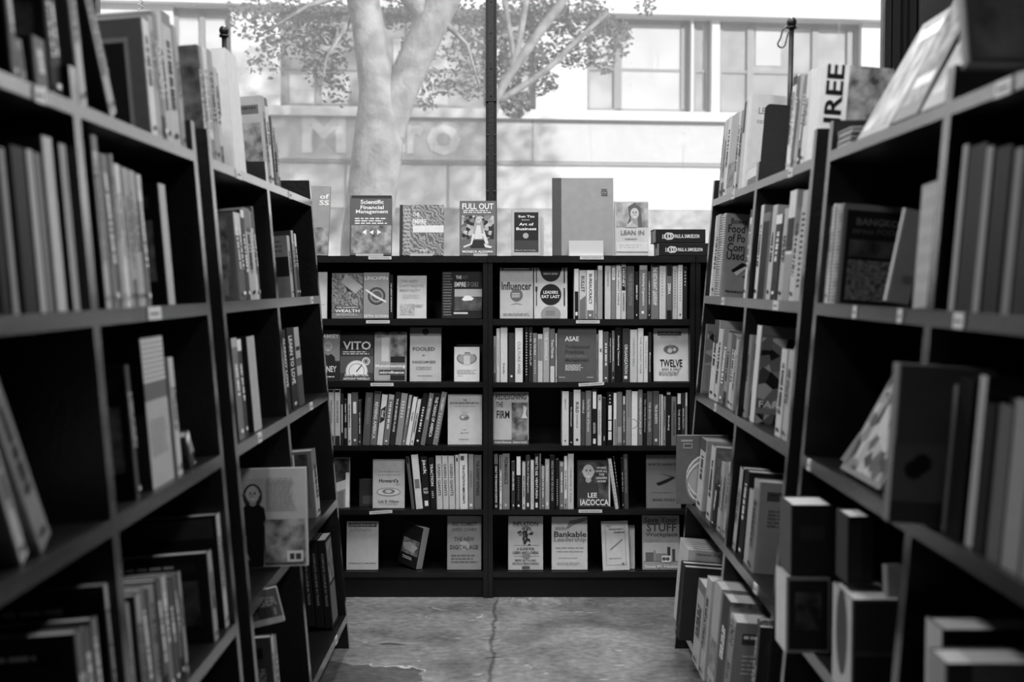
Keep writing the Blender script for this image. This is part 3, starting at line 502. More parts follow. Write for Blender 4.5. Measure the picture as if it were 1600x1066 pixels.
fo(2, 699.5, 753, 616.5, .02, .7, [('T', 'THE', .5, .12, .12, .04, .25), ('T', "BOOK-QUOTER'S-BOOK", .5, .18, .85, .045, .15), ('L', .2, .24, .85, .26, 1, .5), ('L', .4, .36, .6, .38, 1, .5), ('C', .48, .46, .14, .45, .6), ('C', .48, .455, .1, .7, .5), ('C', .55, .47, .08, .4, .5), ('L', .45, .7, .55, .72, 1, .4), ('L', .38, .76, .64, .78, 1, .4), ('L', .33, .89, .67, .91, 1, .35)], 'plain pale book with small centre ornament, right end of third shelf left bookcase', lean=5)
fo(2, 770.5, 826, 613.5, .018, .66, [('T', 'REDESIGNING', .5, .09, .86, .11, .15), ('T', 'THE', .18, .24, .2, .1, .2), ('T', 'FIRM', .28, .43, .36, .15, .1), ('R', .52, .2, .98, .93, 'photo_mid'), ('P', ((.85, .25), (.95, .3), (.92, .42), (.97, .5), (.8, .5), (.85, .38)), .75), ('R', 0, .91, 1, 1, .35), ('T', 'Richard Bowman - Robert Keidel', .5, .955, .9, .035, .85)], 'pale book with tall dark title and picture block, left end of third right shelf', lean=6)
fo(3, 500, 546, 716, .018, .5, [('P', ((.3, .03), (.97, .03), (.97, .5), (.3, .55)), 'photo_dark'), ('P', ((.3, .55), (.97, .42), (.97, .6), (.3, .72)), .68), ('P', ((.3, .74), (.8, .66), (.8, .98), (.3, .98)), .4), ('R', .86, .3, .99, .98, .8)], 'picture-covered book partly behind the left rack, fourth shelf', lean=8)
fo(3, 561, 590, 748, .015, .2, [('R', .2, .6, .9, .9, .28)], 'small dark book standing behind the pale eye cover, fourth shelf', lean=3, Y=YB + .08)
fo(3, 582, 632, 718.5, .02, .66, [('L', .2, .25, .9, .28, 1, .5), ('L', .15, .32, .95, .35, 1, .5), ('T', "Howard's", .5, .44, .6, .08, .15), ('L', .7, .5, .85, .54, 2, .55), ('C', .5, .67, .38, .5, .35), ('C', .5, .67, .34, .7, .3), ('C', .5, .66, .2, .4, .4), ('C', .5, .66, .1, .65, .5), ('T', 'Lois B. Wilson', .5, .86, .64, .05, .3), ('L', .2, .91, .85, .93, 1, .45)], 'pale book with an eye drawing, fourth shelf of left bookcase', lean=7)
fo(3, 902, 953.5, 720, .024, .2, [('R', .05, .04, .95, .98, 'photo_dark')] + PERSON(.34, .24, .17, .7, .22) + [('T', 'WHERE', .74, .16, .3, .045, .9), ('T', 'HAVE ALL', .74, .23, .34, .045, .9), ('T', 'THE', .74, .3, .16, .045, .9), ('T', 'LEADERS', .74, .37, .34, .045, .9), ('T', 'GONE?', .74, .44, .26, .045, .9), ('T', 'LEE', .46, .73, .28, .1, .9), ('T', 'IACOCCA', .52, .88, .86, .13, .95), ('R', .95, 0, 1, 1, .7)], 'dark book with a bald smiling man and large white name, fourth right shelf', lean=6)
fo(3, 1010, 1064, 711.5, .02, .42, [('T', 'HOW TO NAVIGATE A', .5, .18, .88, .05, .12), ('P', ((.28, .53), (.5, .48), (.78, .4), (.84, .43), (.6, .52), (.35, .58)), .12), ('P', ((.4, .35), (.78, .4), (.76, .43), (.5, .37)), .25), ('L', .15, .7, .9, .72, 1, .3), ('T', 'MARK WOLF', .5, .84, .64, .05, .25)], 'grey book with a dark folded shape, right end of fourth right shelf', lean=5)
fo(4, 541, 590.5, 816, .022, .66, [('R', .05, .03, .95, .115, .2), ('T', 'LEADERSHIP', .5, .07, .86, .055, .6), ('L', .1, .15, .9, .22, 3, .5), ('T', 'GERALD C. MEYERS', .5, .865, .85, .025, .35)], 'pale book with one dark title bar, left end of bottom shelf', lean=7)
fo(4, 698.5, 752, 808, .026, .52, [('T', 'ERIC SCHMIDT', .5, .15, .72, .08, .32), ('T', 'JARED COHEN', .5, .26, .72, .08, .32), ('C', .5, .55, .14, .62), ('T', 'THE NEW', .5, .43, .6, .08, .25), ('T', 'DIGITAL AGE', .5, .58, .82, .08, .25), ('L', .12, .72, .88, .9, 3, .35)], 'grey book with a pale dot behind dark lettering, bottom shelf near the joint', lean=7)
fo(4, 794, 848.5, 808, .02, .66, [('T', 'INFLATION', .5, .14, .72, .08, .15), ('R', .1, .19, .9, .195, .3), ('C', .52, .27, .15, .4), ('P', ((.25, .3), (.5, .22), (.75, .3), (.68, .36), (.62, .34), (.64, .55), (.4, .55), (.42, .34), (.34, .38)), 'crowd'), ('R', .15, .54, .9, .545, .3), ('T', 'A GUIDE FOR', .5, .61, .5, .05, .25), ('T', 'USERS AND LOSERS', .5, .68, .74, .05, .25), ('R', .15, .74, .9, .745, .3), ('C', .52, .74, .12, .45, .6), ('T', 'MARK BLYTH AND', .5, .82, .6, .04, .3), ('T', 'NICOLO FRACCAROLI', .5, .88, .76, .04, .3), ('R', .4, .93, .62, .98, .3)], 'pale book with a dotted shirt figure, left end of bottom right shelf', lean=7)
fo(4, 862, 918, 809, .024, .7, [('P', ((.5, .08), (1, .0), (1, .06), (.6, .16), (.45, .24), (.42, .2)), .45), ('L', .1, .2, .45, .26, 3, .2), ('T', 'Bankable', .52, .33, .9, .11, .2), ('T', 'Leadership', .52, .44, .9, .11, .45), ('L', .1, .58, .95, .62, 1, .5), ('L', .15, .65, .9, .68, 1, .5), ('L', .2, .77, .8, .8, 1, .55), ('L', .15, .86, .85, .92, 2, .6)], 'pale book with a reaching hand above bold two-line title, bottom shelf', lean=7)
fo(4, 957, 992, 821, .01, .72, [('R', .2, .03, .8, .97, .62), ('R', .22, .04, .78, .96, .72)], 'thin white booklet standing behind another with a curled corner, bottom shelf', lean=6, Y=YB + .06)
fo(4, 942, 984, 816, .006, .68, [('O', .5, .5, .001, .001, .4), ('R', .14, .08, .88, .085, .35), ('R', .14, .08, .15, .9, .35), ('R', .14, .89, .88, .895, .35), ('R', .87, .08, .88, .9, .35), ('T', 'The', .27, .11, .15, .03, .25), ('T', 'Extraordinary', .56, .17, .55, .04, .25), ('T', 'Handbook', .66, .23, .42, .04, .25), ('P', ((.3, .57), (.78, .36), (.79, .38), (.31, .59)), .45), ('L', .25, .75, .75, .78, 1, .45), ('T', 'K', .78, .87, .1, .05, .2)], 'thin white booklet with framed handbook title, front one on bottom right shelf', lean=10, roll=-.03, Y=YB + .02)
fo(4, 1004, 1062, 807, .024, .55, [('T', 'Save Your', .5, .08, .9, .1, .3), ('T', 'STUFF', .52, .22, .8, .15, .25), ('T', 'Workplace', .52, .36, .86, .1, .3), ('L', .1, .44, .5, .5, 3, .5), ('R', .02, .5, .98, .84, .66), ('R', .08, .68, .3, .84, .35), ('R', .3, .64, .36, .84, .5), ('R', .36, .7, .66, .84, .45), ('R', .67, .58, .75, .8, .2), ('R', .8, .62, .88, .84, .25), ('R', .52, .74, .76, .86, .8), ('C', .58, .8, .05, .3), ('C', .68, .8, .05, .3), ('T', 'Scott M. Hinkle', .5, .94, .88, .06, .85)], 'grey book with pale city skyline, right end of bottom shelf', lean=7)
# the leaning paperback whose page edge shows
M = T((PX(626, 893, YB + .12).x, YB + .13, ROWZ[4] + .0105)) @ Rz(math.radians(-42)) @ Ry(math.radians(9)) @ Rx(math.radians(-6)) @ Rz(-math.pi / 2)
book(rest(M, .042, .195, .125, ROWZ[4]), .042, .195, .125, .12, .12, F=[('R', .1, .35, .95, .72, 'photo_mid'), ('P', ((.1, .5), (.5, .42), (.9, .5), (.7, .66), (.2, .62)), .65), ('L', .2, .78, .8, .86, 2, .8)], hard=False, label='dark paperback leaning and turned, its page edge showing, bottom shelf')
# black stand under the bald man's book
for x0, x1, yb_, row, s in ((903, 960, 797, 3, 'the book with the bald smiling man'),):
    b = bmesh.new(); p = PX(x0, yb_, YB + .01); q = PX(x1, yb_, YB + .01); wd = q.x - p.x; box(b, 0, 0, 0, wd, .016, .012)
    tag(link('book_stand', b, M_PAINT, M=T((p.x, YB + .008, ROWZ[row] + .0005))), 'low black holder in front of ' + s, 'stand')
# ---------------------------------------------------------------- aisle racks, their faces leaning back
pt_, pb_ = PX(485, 283, YE), PX(547, 1010, YE)
XBOT = -pb_.x; LEAN = math.atan((pt_.x * -1 - XBOT) / pt_.z)
HTOP = pt_.z
def XF(Z): return XBOT + Z * math.tan(LEAN)
LEV = [ZY(y, YE) for y in (313, 462, 612, 778, 958)]          # top faces of the shelves at the front edge
RD = .36                                                     # rack depth
def SM(s, Y, Z, back=0):                                     # frame of the rack: local x into the rack... z up the leaning face
    return T((s * XF(Z), Y, Z)) @ Ry(s * LEAN) @ T((s * back, 0, 0))
YD = [YE, YX(418, -XF(LEV[0]), LEV[0]), YX(327, -XF(LEV[0]), LEV[0])]
YN = [YX(307, -XF(LEV[0]), LEV[0]), YX(118, -XF(LEV[0]), LEV[0])]; YN.append(YN[1] - (YN[0] - YN[1]))
def rack(s, ys, label, labels):
    """ys: far, middle and near upright lines"""
    r = empty('book_rack', (s * XF(0), ys[2], 0)); tag(r, label, 'book rack'); O = T((-s * XF(0), -ys[2], 0))
    def panel(name, y0, y1, top):
        b = bmesh.new(); t = math.tan(LEAN); f = s * XF(0)
        vs = [(f, 0), (s * XF(top), top), (s * (XF(top) + RD), top), (s * (XBOT + RD), 0)]
        A = [b.verts.new((x, y0, z)) for x, z in vs]; B = [b.verts.new((x, y1, z)) for x, z in vs]
        b.faces.new(A); b.faces.new(B[::-1])
        for i in range(4): b.faces.new((A[i], B[i], B[(i + 1) % 4], A[(i + 1) % 4]))
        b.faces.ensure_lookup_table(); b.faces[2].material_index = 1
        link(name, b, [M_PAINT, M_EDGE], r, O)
    panel('side_panel', ys[0] - .035, ys[0], HTOP); panel('divider', ys[1] - .02, ys[1] + .02, HTOP - .012); panel('side_panel', ys[2], ys[2] + .035, HTOP)
    for k, z in enumerate(LEV):
        for y0, y1 in ((ys[1] + .02, ys[0] - .035), (ys[2] + .035, ys[1] - .02)):
            b = bmesh.new(); th = .03 if k else .026; x0, x1 = sorted((0, s * (RD - .012)))
            n = 8; M = SM(s, 0, z); sag = .004 if k < 3 else .002
            vs = []
            for i in range(n + 1):
                u = i / n; y = y0 + (y1 - y0) * u; dz = 0
                vs.append([b.verts.new(M @ Vector((x, y, zz))) for x, zz in ((x0, dz), (x1, dz), (x1, dz - th), (x0, dz - th))])
            for A, B in zip(vs, vs[1:]):
                for i in range(4):
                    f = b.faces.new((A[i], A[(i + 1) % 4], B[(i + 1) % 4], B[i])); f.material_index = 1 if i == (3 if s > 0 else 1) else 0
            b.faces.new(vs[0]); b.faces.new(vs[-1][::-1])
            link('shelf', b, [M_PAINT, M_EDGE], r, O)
    b = bmesh.new(); M = SM(s, 0, .02); x0, x1 = sorted((s * (RD - .01), s * RD)); box(b, x0, ys[2] + .035, .03, x1, ys[0] - .035, (LEV[0] - .03) / math.cos(LEAN), M); link('back_board', b, M_PAINT_IN, r, O)
    b = bmesh.new(); x0, x1 = sorted((s * (XBOT + .09), s * (XBOT + .11))); box(b, x0, ys[2] + .035, 0, x1, ys[0] - .035, .07); link('plinth', b, M_PAINT_IN, r, O)
    for px, k, wd in labels:
        z = LEV[k] - .015; y = YX(px, s * XF(z), z)
        b = bmesh.new(); x0, x1 = (-.003, 0); box(b, -wd / 2, -.003, -.0135, wd / 2, 0, .0135)
        for i in range(3): box(b, -wd / 2 * .7, -.0034, -.004 + .001, wd / 2 * (.2 + .2 * i), -.003, .001, mi=1)
        o = link('shelf_label', b, [M_CARD, M_INK], r, O @ SM(s, y, z) @ Rz(-s * math.pi / 2), smooth='raw'); o['label'] = 'small white shelf label'
    return r
rack(-1, YD, 'black bookrack on the left of the aisle, the farther of the two', [(372, 0, .07), (453, 0, .05), (487, 1, .05), (486, 2, .05), (405, 2, .05), (525, 4, .05)])
rack(-1, YN, 'black bookrack on the left of the aisle, nearest the viewer', [(60, 0, .05), (240, 1, .1), (40, 3, .06)])
rack(1, YD, 'black bookrack on the right of the aisle, the farther of the two', [(1146, 0, .05), (1236, 0, .05), (1130, 1, .05), (1213, 1, .07), (1118, 2, .03), (1181, 3, .05)])
rack(1, YN, 'black bookrack on the right of the aisle, nearest the viewer', [(1337, 1, .03), (1408, 1, .03), (1265, 2, .03), (1500, 1, .05), (1570, 0, .07), (1570, 3, .05)])
# spines on the racks: (x0, x1, ytop, spine tone, cover tone, depth, lean deg, spine print, facing-cover print, label)
def zc(s, x, yt, Y, Z0):     # height along the leaning face of the point seen at row yt
    Zt = ZY(yt, Y); return (Zt - Z0) / math.cos(LEAN)
def side_row(s, row, items):
    Z0 = LEV[row]; rng = random.Random(row * 10 + s)
    # lay the books out bay by bay so that none runs into an upright or its neighbour
    bays = [(YN[1] - .9, YN[1] - .022), (YN[1] + .022, YN[0] - .037), (YD[2] + .037, YD[1] - .022), (YD[1] + .022, YD[0] - .037)]; iv = []
    X = s * (XF(Z0) + (.014 if not (s > 0 and row == 4) else -.028))
    for it in items:
        ya, yc = YX(it[0], X, Z0), YX(it[1], X, Z0); y0, y1 = min(ya, yc), max(ya, yc); m = (y0 + y1) / 2
        k = min(range(4), key=lambda q: max(bays[q][0] - m, m - bays[q][1], 0)); iv.append([k, y0, y1, it])
    spans = {}
    iv.sort(key=lambda v: (v[0], v[1] + v[2]))
    for k in range(4):
        L = [v for v in iv if v[0] == k]; lo, hi = bays[k]
        for a in range(len(L)):
            v = L[a]; w_ = v[2] - v[1]
            if v[1] < lo: v[1] = lo; v[2] = max(v[2], lo + min(w_, .02))
            lo = v[2]
        for v in L[::-1]:
            if v[2] > hi: v[1] = min(v[1], hi - min(v[2] - v[1], .02)); v[2] = hi
            hi = v[1]
        for v in L: spans[id(v[3])] = (max(.004, v[2] - v[1] - .0012), (v[1] + v[2]) / 2)
    for it in items:
        x0, x1, yt, ts = it[:4]; tcv = it[4] if len(it) > 4 and it[4] is not None else ts; d = it[5] if len(it) > 5 and it[5] else rng.uniform(.15, .2)
        ln = math.radians(it[6]) if len(it) > 6 else 0; S = it[7] if len(it) > 7 else None; C = it[8] if len(it) > 8 else None; lab = it[9] if len(it) > 9 else None
        back = (.012 if not (s > 0 and row == 4) else -.03) + rng.uniform(0, .006)
        t, Yc = spans[id(it)]
        h = zc(s, x0, yt, Yc, Z0)
        if ln: h = h / math.cos(ln) - t * abs(math.sin(ln))
        if row:
            room = (LEV[row - 1] - Z0 - .034) / math.cos(LEAN); h = min(h, (room - t * abs(math.sin(ln))) / math.cos(ln) if ln else room)
        if S is None: S = spine_auto(ts, rng)
        S = [i for i in S]
        F = C if s > 0 else (); B = C if s < 0 else ()
        if C is None:
            cc = tcv if isinstance(tcv, float) else .4; k = rng.random(); v = .85 if cc < .5 else .2
            C = [('R', .12, .1, .88, .2, round(abs(cc - .25), 2)), ('L', .15, .12, .8, .18, 1, v)] + ([('R', .1, .3, .9, .8, rng.choice(('photo_dark', 'photo_mid', 'speck')))] if k < .5 else [('L', .15, .3, .8, .5, 5, round((v + cc) / 2, 2))])
            F = C if s > 0 else (); B = C if s < 0 else ()
        # thickness runs along the aisle; a lean of +deg carries the top towards the viewer
        M = SM(s, Yc, Z0, back) @ T((0, 0, .0006 + t / 2 * abs(math.sin(ln)))) @ Rz(-s * math.pi / 2) @ Ry((1 if s > 0 else -1) * ln)
        bay = ('R' if s > 0 else 'L') + ('D' if Yc > YD[1] else 'C' if Yc > YD[2] else 'B' if Yc > YN[1] else 'A')
        if ln: pass
        book(M, t, h, d, tcv, ts if ts != tcv else None, F=F or (), S=S, B=B or (), row=(bay, row), order=x0, label=lab)
side_row(-1, 0, [
 (18, 30, -70, .3, .12, .2), (36, 47, 60, .45, .15, .2, 8), (60, 80, 58, .35, .2, .16), (82, 104, -60, .1, .08, .2),
 (126, 138, -90, .6, .4, .2, 3), (172, 184, -60, .55, .15, .2, 24), 
 (236, 247, 30, .72, .3, .24, 0, None, [('R', .12, .16, .86, 1, .45), ('R', .16, .2, .82, 1, .06)], 'dark picture-frame covered book with pale spine, open top, second bay of left rack'),
 (248, 254, 24, .55), (254.5, 262, 20, .4), (262.5, 270, 18, .6), (270.5, 285, 19, .62), (286, 296, 40, .5),
 (322, 327, 70, .72, .2, .15, 0, None, [('R', 0, 0, 1, .85, 'photo_dark')]), (327.5, 332, 72, .5), (332.5, 338, 74, .72), (339, 346, 78, .5), (347, 352, 105, .6),
 (367, 385, 82, .74, .72, .13, 0, [], [('R', .1, .2, .8, .55, 'photo_mid'), ('C', .4, .25, .25, .72, .5), ('P', ((.5, .95), (.75, .82), (.78, .86), (.55, .99)), .4)], 'thick pale book showing a dark picture patch, open top of left rack'),
 (420, 425, 150, .45, .6, .1, 3), (426, 431, 153, .7, .55, .1, 2), (432, 434, 182, .3), (438, 441, 199, .6, .55, .08, 0, None, [('R', 0, 0, 1, .4, .6), ('R', 0, .4, 1, .72, .2), ('L', .4, .14, .9, .28, 3, .3)])])
side_row(-1, 1, [
 (4, 19, 232, .06, .1, .2, 0, []), (20, 30, 230, .5, .15, .2, 0, []), (40, 61, 228, .08, .15, .2, 0, []), (62, 73, 233, .62, .15, .2, 0, [], [('R', .1, .1, .9, .9, .1)]), (76, 87, 238, .4, .1, .2, 0, []), (88, 104, 213, .66, .15, .2, 0, []), (118, 130, 224, .6, .1, .2, 0, []),
 (166, 176, 211, .58, .1, .2), (181, 192, 240, .4), (192.5, 197.5, 240, .55), (198, 205, 256, .74), (205.5, 210, 260, .55), (210.5, 216, 262, .6), (216.5, 222, 265, .55), (222.5, 228, 267, .62), (231, 239, 272, .35), (263, 274, 287, .62, .07, .2, 0, []),
 (376, 386, 332, .3, .35, .2, 0, None, [('R', .05, .05, .9, .95, 'photo_mid'), ('R', .55, .75, .85, .93, .5)]), (386.5, 392, 328, .2), (392.5, 402, 325, .62), (402.5, 406, 330, .7), (407, 410, 322, .3),
 (455, 459.5, 368, .62, .4, .1, 0, None, [('R', 0, 0, 1, .34, .45), ('L', .1, .08, .9, .3, 3, .3), ('R', 0, .34, 1, .66, .1), ('R', 0, .66, 1, 1, .4)]), (464, 467.5, 360, .35, .2), (468, 471, 365, .2)])
side_row(-1, 2, [
 (34, 48, 610, .62, .4, .22, 24, None, None), (64, 84, 560, .45, .5, .25, 30, None, [('R', .05, .05, .95, .95, 'photo_mid')], 'large grey book slumped toward the viewer, third level, nearest bay of left rack'),
 (214, 220, 570, .25, .1, .17), (241, 275, 526, .62, .1, .2, 0, [('R', 0, 0, 1, .42, 'plaid'), ('R', 0, .3, 1, .42, .35), ('L', .1, .55, .9, .8, 14, .45)], [('C', .75, .22, .5, .06), ('R', 0, .5, 1, 1, .22)], 'thickest book, plaid patterned spine, second bay of left rack'), (279, 287, 558, .66, .5), (300, 306, 672, .2, .3, .1, 20),
 (356, 366, 546, .4), (374, 383, 528, .42, .1), (383.5, 390, 530, .22), (398, 410, 525, .62, .1, .2, 0, []),
 (450, 456, 515, .1, .1, .15, 0, [('V', 'ALREADY LOVE', .1, .7, .5, .8)]), (459, 467.5, 512, .08, .08, .15, 0, [('V', 'LEARN TO LOVE', .1, .7, .6, .85), ('R', .3, .92, .7, .96, .7)]), (470, 477.5, 511, .6, .3, .15, 0, [('R', .1, .25, .9, .3, .1), ('R', 0, .4, 1, .5, .3), ('R', 0, .62, 1, 1, .25)])])
side_row(-1, 3, [
 (140, 152, 985, .35, .15, .24), (153, 165, 980, .3, .15, .22), (166, 176, 965, .4, .1, .25), (188, 200, 912, .35, .1, .27), (208, 222, 946, .5, .3),
 (228, 236, 928, .45, .2, .2), (237, 246, 920, .35), (247, 256, 915, .45), (258, 266, 905, .3, .1, .24), (267, 275, 900, .4), (276, 284, 905, .25, .12, .24), (286, 292, 898, .3), (293, 298, 893, .5, .15, .25), (334, 341, 861, .5, .12, .26), (352, 359, 802, .6, .12, .3, 0, None, [('R', .03, .03, .97, .97, .2), ('R', .2, .2, .97, .97, .08)]),
 (466, 470, 712, .62, .2, .1), (496, 502, 702, .62, .4, .16, 0, None, [('R', .05, .04, .9, .42, 'photo_dark'), ('R', .15, .42, .9, .85, .35), ('L', .1, .88, .8, .92, 1, .7), ('R', .1, .7, .4, .8, .55)])])
side_row(-1, 4, [(436, 440, 993, .6, .2, .22), (441, 445, 993, .6, .28, .22, 0, None, [('R', 0, .3, 1, 1, 'photo_dark')]), (405, 412, 1030, .5, .1)])
side_row(1, 0, [
 (1110, 1118, 192, .5), (1118.5, 1123, 188, .74), (1123.5, 1128, 186, .66), (1128.5, 1133, 182, .74), (1133.5, 1143, 178, .6, .6, .15, 0, [('R', 0, .6, 1, .9, 'photo_mid')]), (1143.5, 1147, 176, .74), (1147.5, 1152, 172, .5), (1152.5, 1155.5, 159, .7, None, None, 0, [('R', 0, 0, 1, .35, .2)]),
 (1156, 1161, 148, .8, .74, .2, 0, [], [('T', 'LEON', .3, .17, .32, .07, .45), ('L', .12, .27, .4, .31, 2, .5), ('C', .3, .88, .28, .85, .8), ('P', ((.05, .9), (.2, .84), (.4, .88), (.5, .95), (.05, .97)), .5)], 'tall pale book with white disc low on its cover, open top of right rack'),
 (1226, 1233, 118, .8), (1233.5, 1238, 118, .35), (1238.5, 1243, 116, .6), (1243.5, 1249, 116, .4), (1249.5, 1256, 110, .74), (1256.5, 1272, 104, .8, .78, .19, 0, [], [('R', .38, 0, 1, 1, 'photo_mid'), ('C', .5, .8, .2, .5), ('U', 'THREE', .0, .98, .24, .06, .19)], 'thick pale book with giant black capitals up its cover, open top of right rack')])
side_row(1, 1, [
 (1094, 1098, 340, .72), (1098.5, 1103, 337, .8), (1103.5, 1109.5, 335, .74), (1110, 1115.5, 335, .66), (1117, 1125, 334, .76, .55, .15, 0, [('L', 0, 0, .5, 1, 30, .4)], [('T', "Bowes", .33, .09, .4, .07, .2), ('T', 'Food', .28, .18, .42, .1, .2), ('T', 'of Po', .3, .29, .42, .1, .2), ('T', 'Com', .3, .4, .44, .1, .2), ('T', 'Used', .3, .5, .44, .1, .2), ('P', ((.22, .68), (.48, .58), (.62, .6), (.36, .72)), .12), ('P', ((.3, .7), (.56, .62), (.6, .64), (.38, .74)), .8), ('P', ((.5, .74), (.75, .7), (.72, .82)), .3), ('T', 'PENNINGTON', .42, .93, .6, .03, .25)], 'spiral-bound grey food values book with big dark title, second level of right rack'),
 (1161, 1165, 327, .75, .5, .12), (1166, 1171, 330, .4),
 (1177, 1182, 320, .74, .45), (1183, 1193, 332, .4, .45, .12, 0, [('R', 0, .1, 1, 1, .08)]), (1194, 1200.5, 320, .66), (1201, 1210.5, 335, .15), (1212, 1220, 325, .6), (1220.5, 1231, 297, .74, .6, .15, 0, [('R', 0, .25, 1, .55, .08), ('R', 0, .58, 1, 1, .5)]), (1231.5, 1239, 325, .66), (1239.5, 1247.5, 297, .6, None, None, 0, [('L', .2, .2, .8, .9, 14, .1)]), (1248, 1254, 310, .5), (1254.5, 1262, 297, .74),
 (1276, 1284, 322, .58), (1284.5, 1291.5, 318, .74), (1292, 1303, 318, .66, .45, .17, 0, [('L', .55, 0, 1, 1, 34, .3)], [('R', .06, .06, 1, .98, .1), ('T', 'BANGKOK', .55, .17, .7, .07, .4), ('T', 'street FOOD', .5, .26, .7, .06, .3), ('R', .12, .35, .95, .52, 'photo_dark'), ('R', .12, .55, .95, .95, 'speck')], 'dark food cover facing the viewer, second level, second bay of right rack'),
 (1426, 1458, 282, .55, .5, .2, -2, [('L', .1, .05, .95, .95, 6, .6)], [('R', 0, 0, 1, 1, .72)], 'thick light grey book, second level beside the near upright of the right rack'),
 (1480, 1490, 225, .5, .1, .2, 0, []), (1491, 1518, 225, .1, .1, .2, 0, []), (1519, 1531, 228, .45, .1, .2, 0, []), (1532, 1558, 228, .06, .06, .2, 0, []), (1559, 1574, 230, .4, .1, .2, 0, []), (1575, 1605, 226, .08, .08, .2, 0, []), (1606, 1625, 226, .3, .1, .2, 0, [])])
side_row(1, 2, [
 (1086, 1091, 506, .5, .45, .11, 0, None, [('R', .05, .1, .95, .6, 'mosaic'), ('T', 'Al', .6, .3, .3, .06, .8), ('T', 'Co', .62, .36, .35, .06, .8), ('R', .05, .62, .95, .97, .5), ('C', .6, .82, .2, .7)], 'picture-covered book at the far end of the right rack, third level'),
 (1107, 1114, 500, .76, .6, .2), (1114.5, 1120, 514, .7), (1120.5, 1128, 516, .4), (1129, 1134, 520, .5), (1135, 1140, 522, .72, .6, .14, 3), (1141, 1144, 530, .66, .6, .12, 4),
 (1157, 1162, 523, .5, .55, .12, 0, None, [('R', .1, .1, .9, .3, .35), ('R', .1, .6, .95, .98, 'mosaic')]), (1170, 1177, 508, .74, .35, .18, 0, [], [('R', .02, .12, 1, 1, 'mosaic'), ('R', .02, .02, 1, .1, .35), ('T', 'FARM', .3, .8, .5, .07, .92), ('R', .02, .84, .9, .9, .45)], 'tall patterned book with pale spine, third level of right rack'),
 (1209, 1218, 545, .7, .5), (1218.5, 1226, 547, .6), (1226.5, 1241, 543, .72, .5, .2, 0, [('L', .1, .05, .3, .95, 26, .5)]),
 (1466, 1474, 600, .42, .1, .22, 0, []), (1476, 1500, 592, .06, .06, .22, 0, []), (1503, 1516, 586, .55, .08, .26, 0, []), (1518, 1536, 630, .12, .12, .2, 0, []), (1538, 1560, 632, .3, .2, .2, 0, []), (1562, 1590, 625, .45, .4, .2, 0, []), (1592, 1612, 620, .4, .4, .2, 0, [])])
side_row(1, 3, [
 (1088, 1096, 686, .72, .6, .2), (1103, 1109.5, 697, .72, .4, .18, 0, None, [('R', .05, .04, .98, .5, 'photo_mid')]), (1112, 1117, 758, .12), (1118, 1122, 722, .6), (1122.5, 1127, 724, .5), (1127.5, 1131, 723, .62), (1132, 1142, 728, .12, .12, .15),
 (1144, 1149, 728, .6, .1, .1, 5), (1151, 1158, 735, .1),
 (1160, 1167, 765, .62, .42, .16, 0, [], [('T', 'The', .5, .12, .2, .04, .25), ('T', 'Painters', .48, .22, .8, .1, .25), ('L', .15, .34, .85, .36, 1, .3), ('C', .5, .6, .3, .2, .55), ('C', .45, .58, .1, .5), ('C', .62, .62, .08, .45), ('P', ((.2, .86), (.5, .76), (.55, .8), (.25, .9)), .15)], 'grey book with dark flower drawing on its cover, fourth level of right rack'),
 (1168, 1176, 750, .45, .5, .2)])
side_row(1, 4, [
 (1081, 1091, 912, .6, .5, .12), (1092, 1098, 905, .62), (1100, 1112, 915, .62, .5, .14, 0, [('R', 0, .5, 1, .8, 'photo_mid'), ('T', 'UT', .5, .92, .9, .1, .2)]), (1114, 1124, 935, .2, 'photo_mid'), (1126, 1134, 960, .66, .45, .18, 5, [('V', '1001', .03, .25, .6, .2), ('V', 'Slow', .42, .6, .6, .25)], None, 'pale leaning recipe spine with dark numerals, lowest shelf of the right rack'), (1162, 1168, 968, .15, 'speck', .15), (1166, 1174, 980, .3, .1)])
# books on the racks that lie, lean or face another way
def free(x0, x1, yt, yb, Y, t, tn, F=(), label=None, face='F', lean=4, roll=0, yaw=0, spn=None, S=(), B=(), d=None, hard=None, z=None):
    a, c = PX(x0, yb, Y), PX(x1, yb, Y); wpx = (c.x - a.x) / math.cos(math.radians(yaw)); z = a.z if z is None else z
    ln = math.radians(lean); h = (ZY(yt, Y) - z) / math.cos(ln)
    base = T((a.x, Y, z + .0008 + abs(math.sin(ln)) * (t if face != 'S' else d or .1))) @ Rz(math.radians(yaw)) @ Rx(-ln) @ Ry(roll)
    if face == 'F': M = rest(base @ T((0, t / 2, 0)) @ Rz(-math.pi / 2), t, h, wpx, z); return book(M, t, h, wpx, tn, spn, F=F, S=S, label=label, hard=hard)
    if face == 'B': M = rest(base @ T((wpx, t / 2, 0)) @ Rz(math.pi / 2), t, h, wpx, z); return book(M, t, h, wpx, tn, spn, B=F, S=S, label=label, hard=hard)
    M = rest(base @ T((wpx / 2, 0, 0)), wpx, h, d, z); return book(M, wpx, h, d, tn, spn, F=F, S=S, B=B, label=label, hard=hard)
def lev(k, X, s): return LEV[k] - math.tan(LEAN) * (abs(X) - XF(LEV[k])) * 1.0
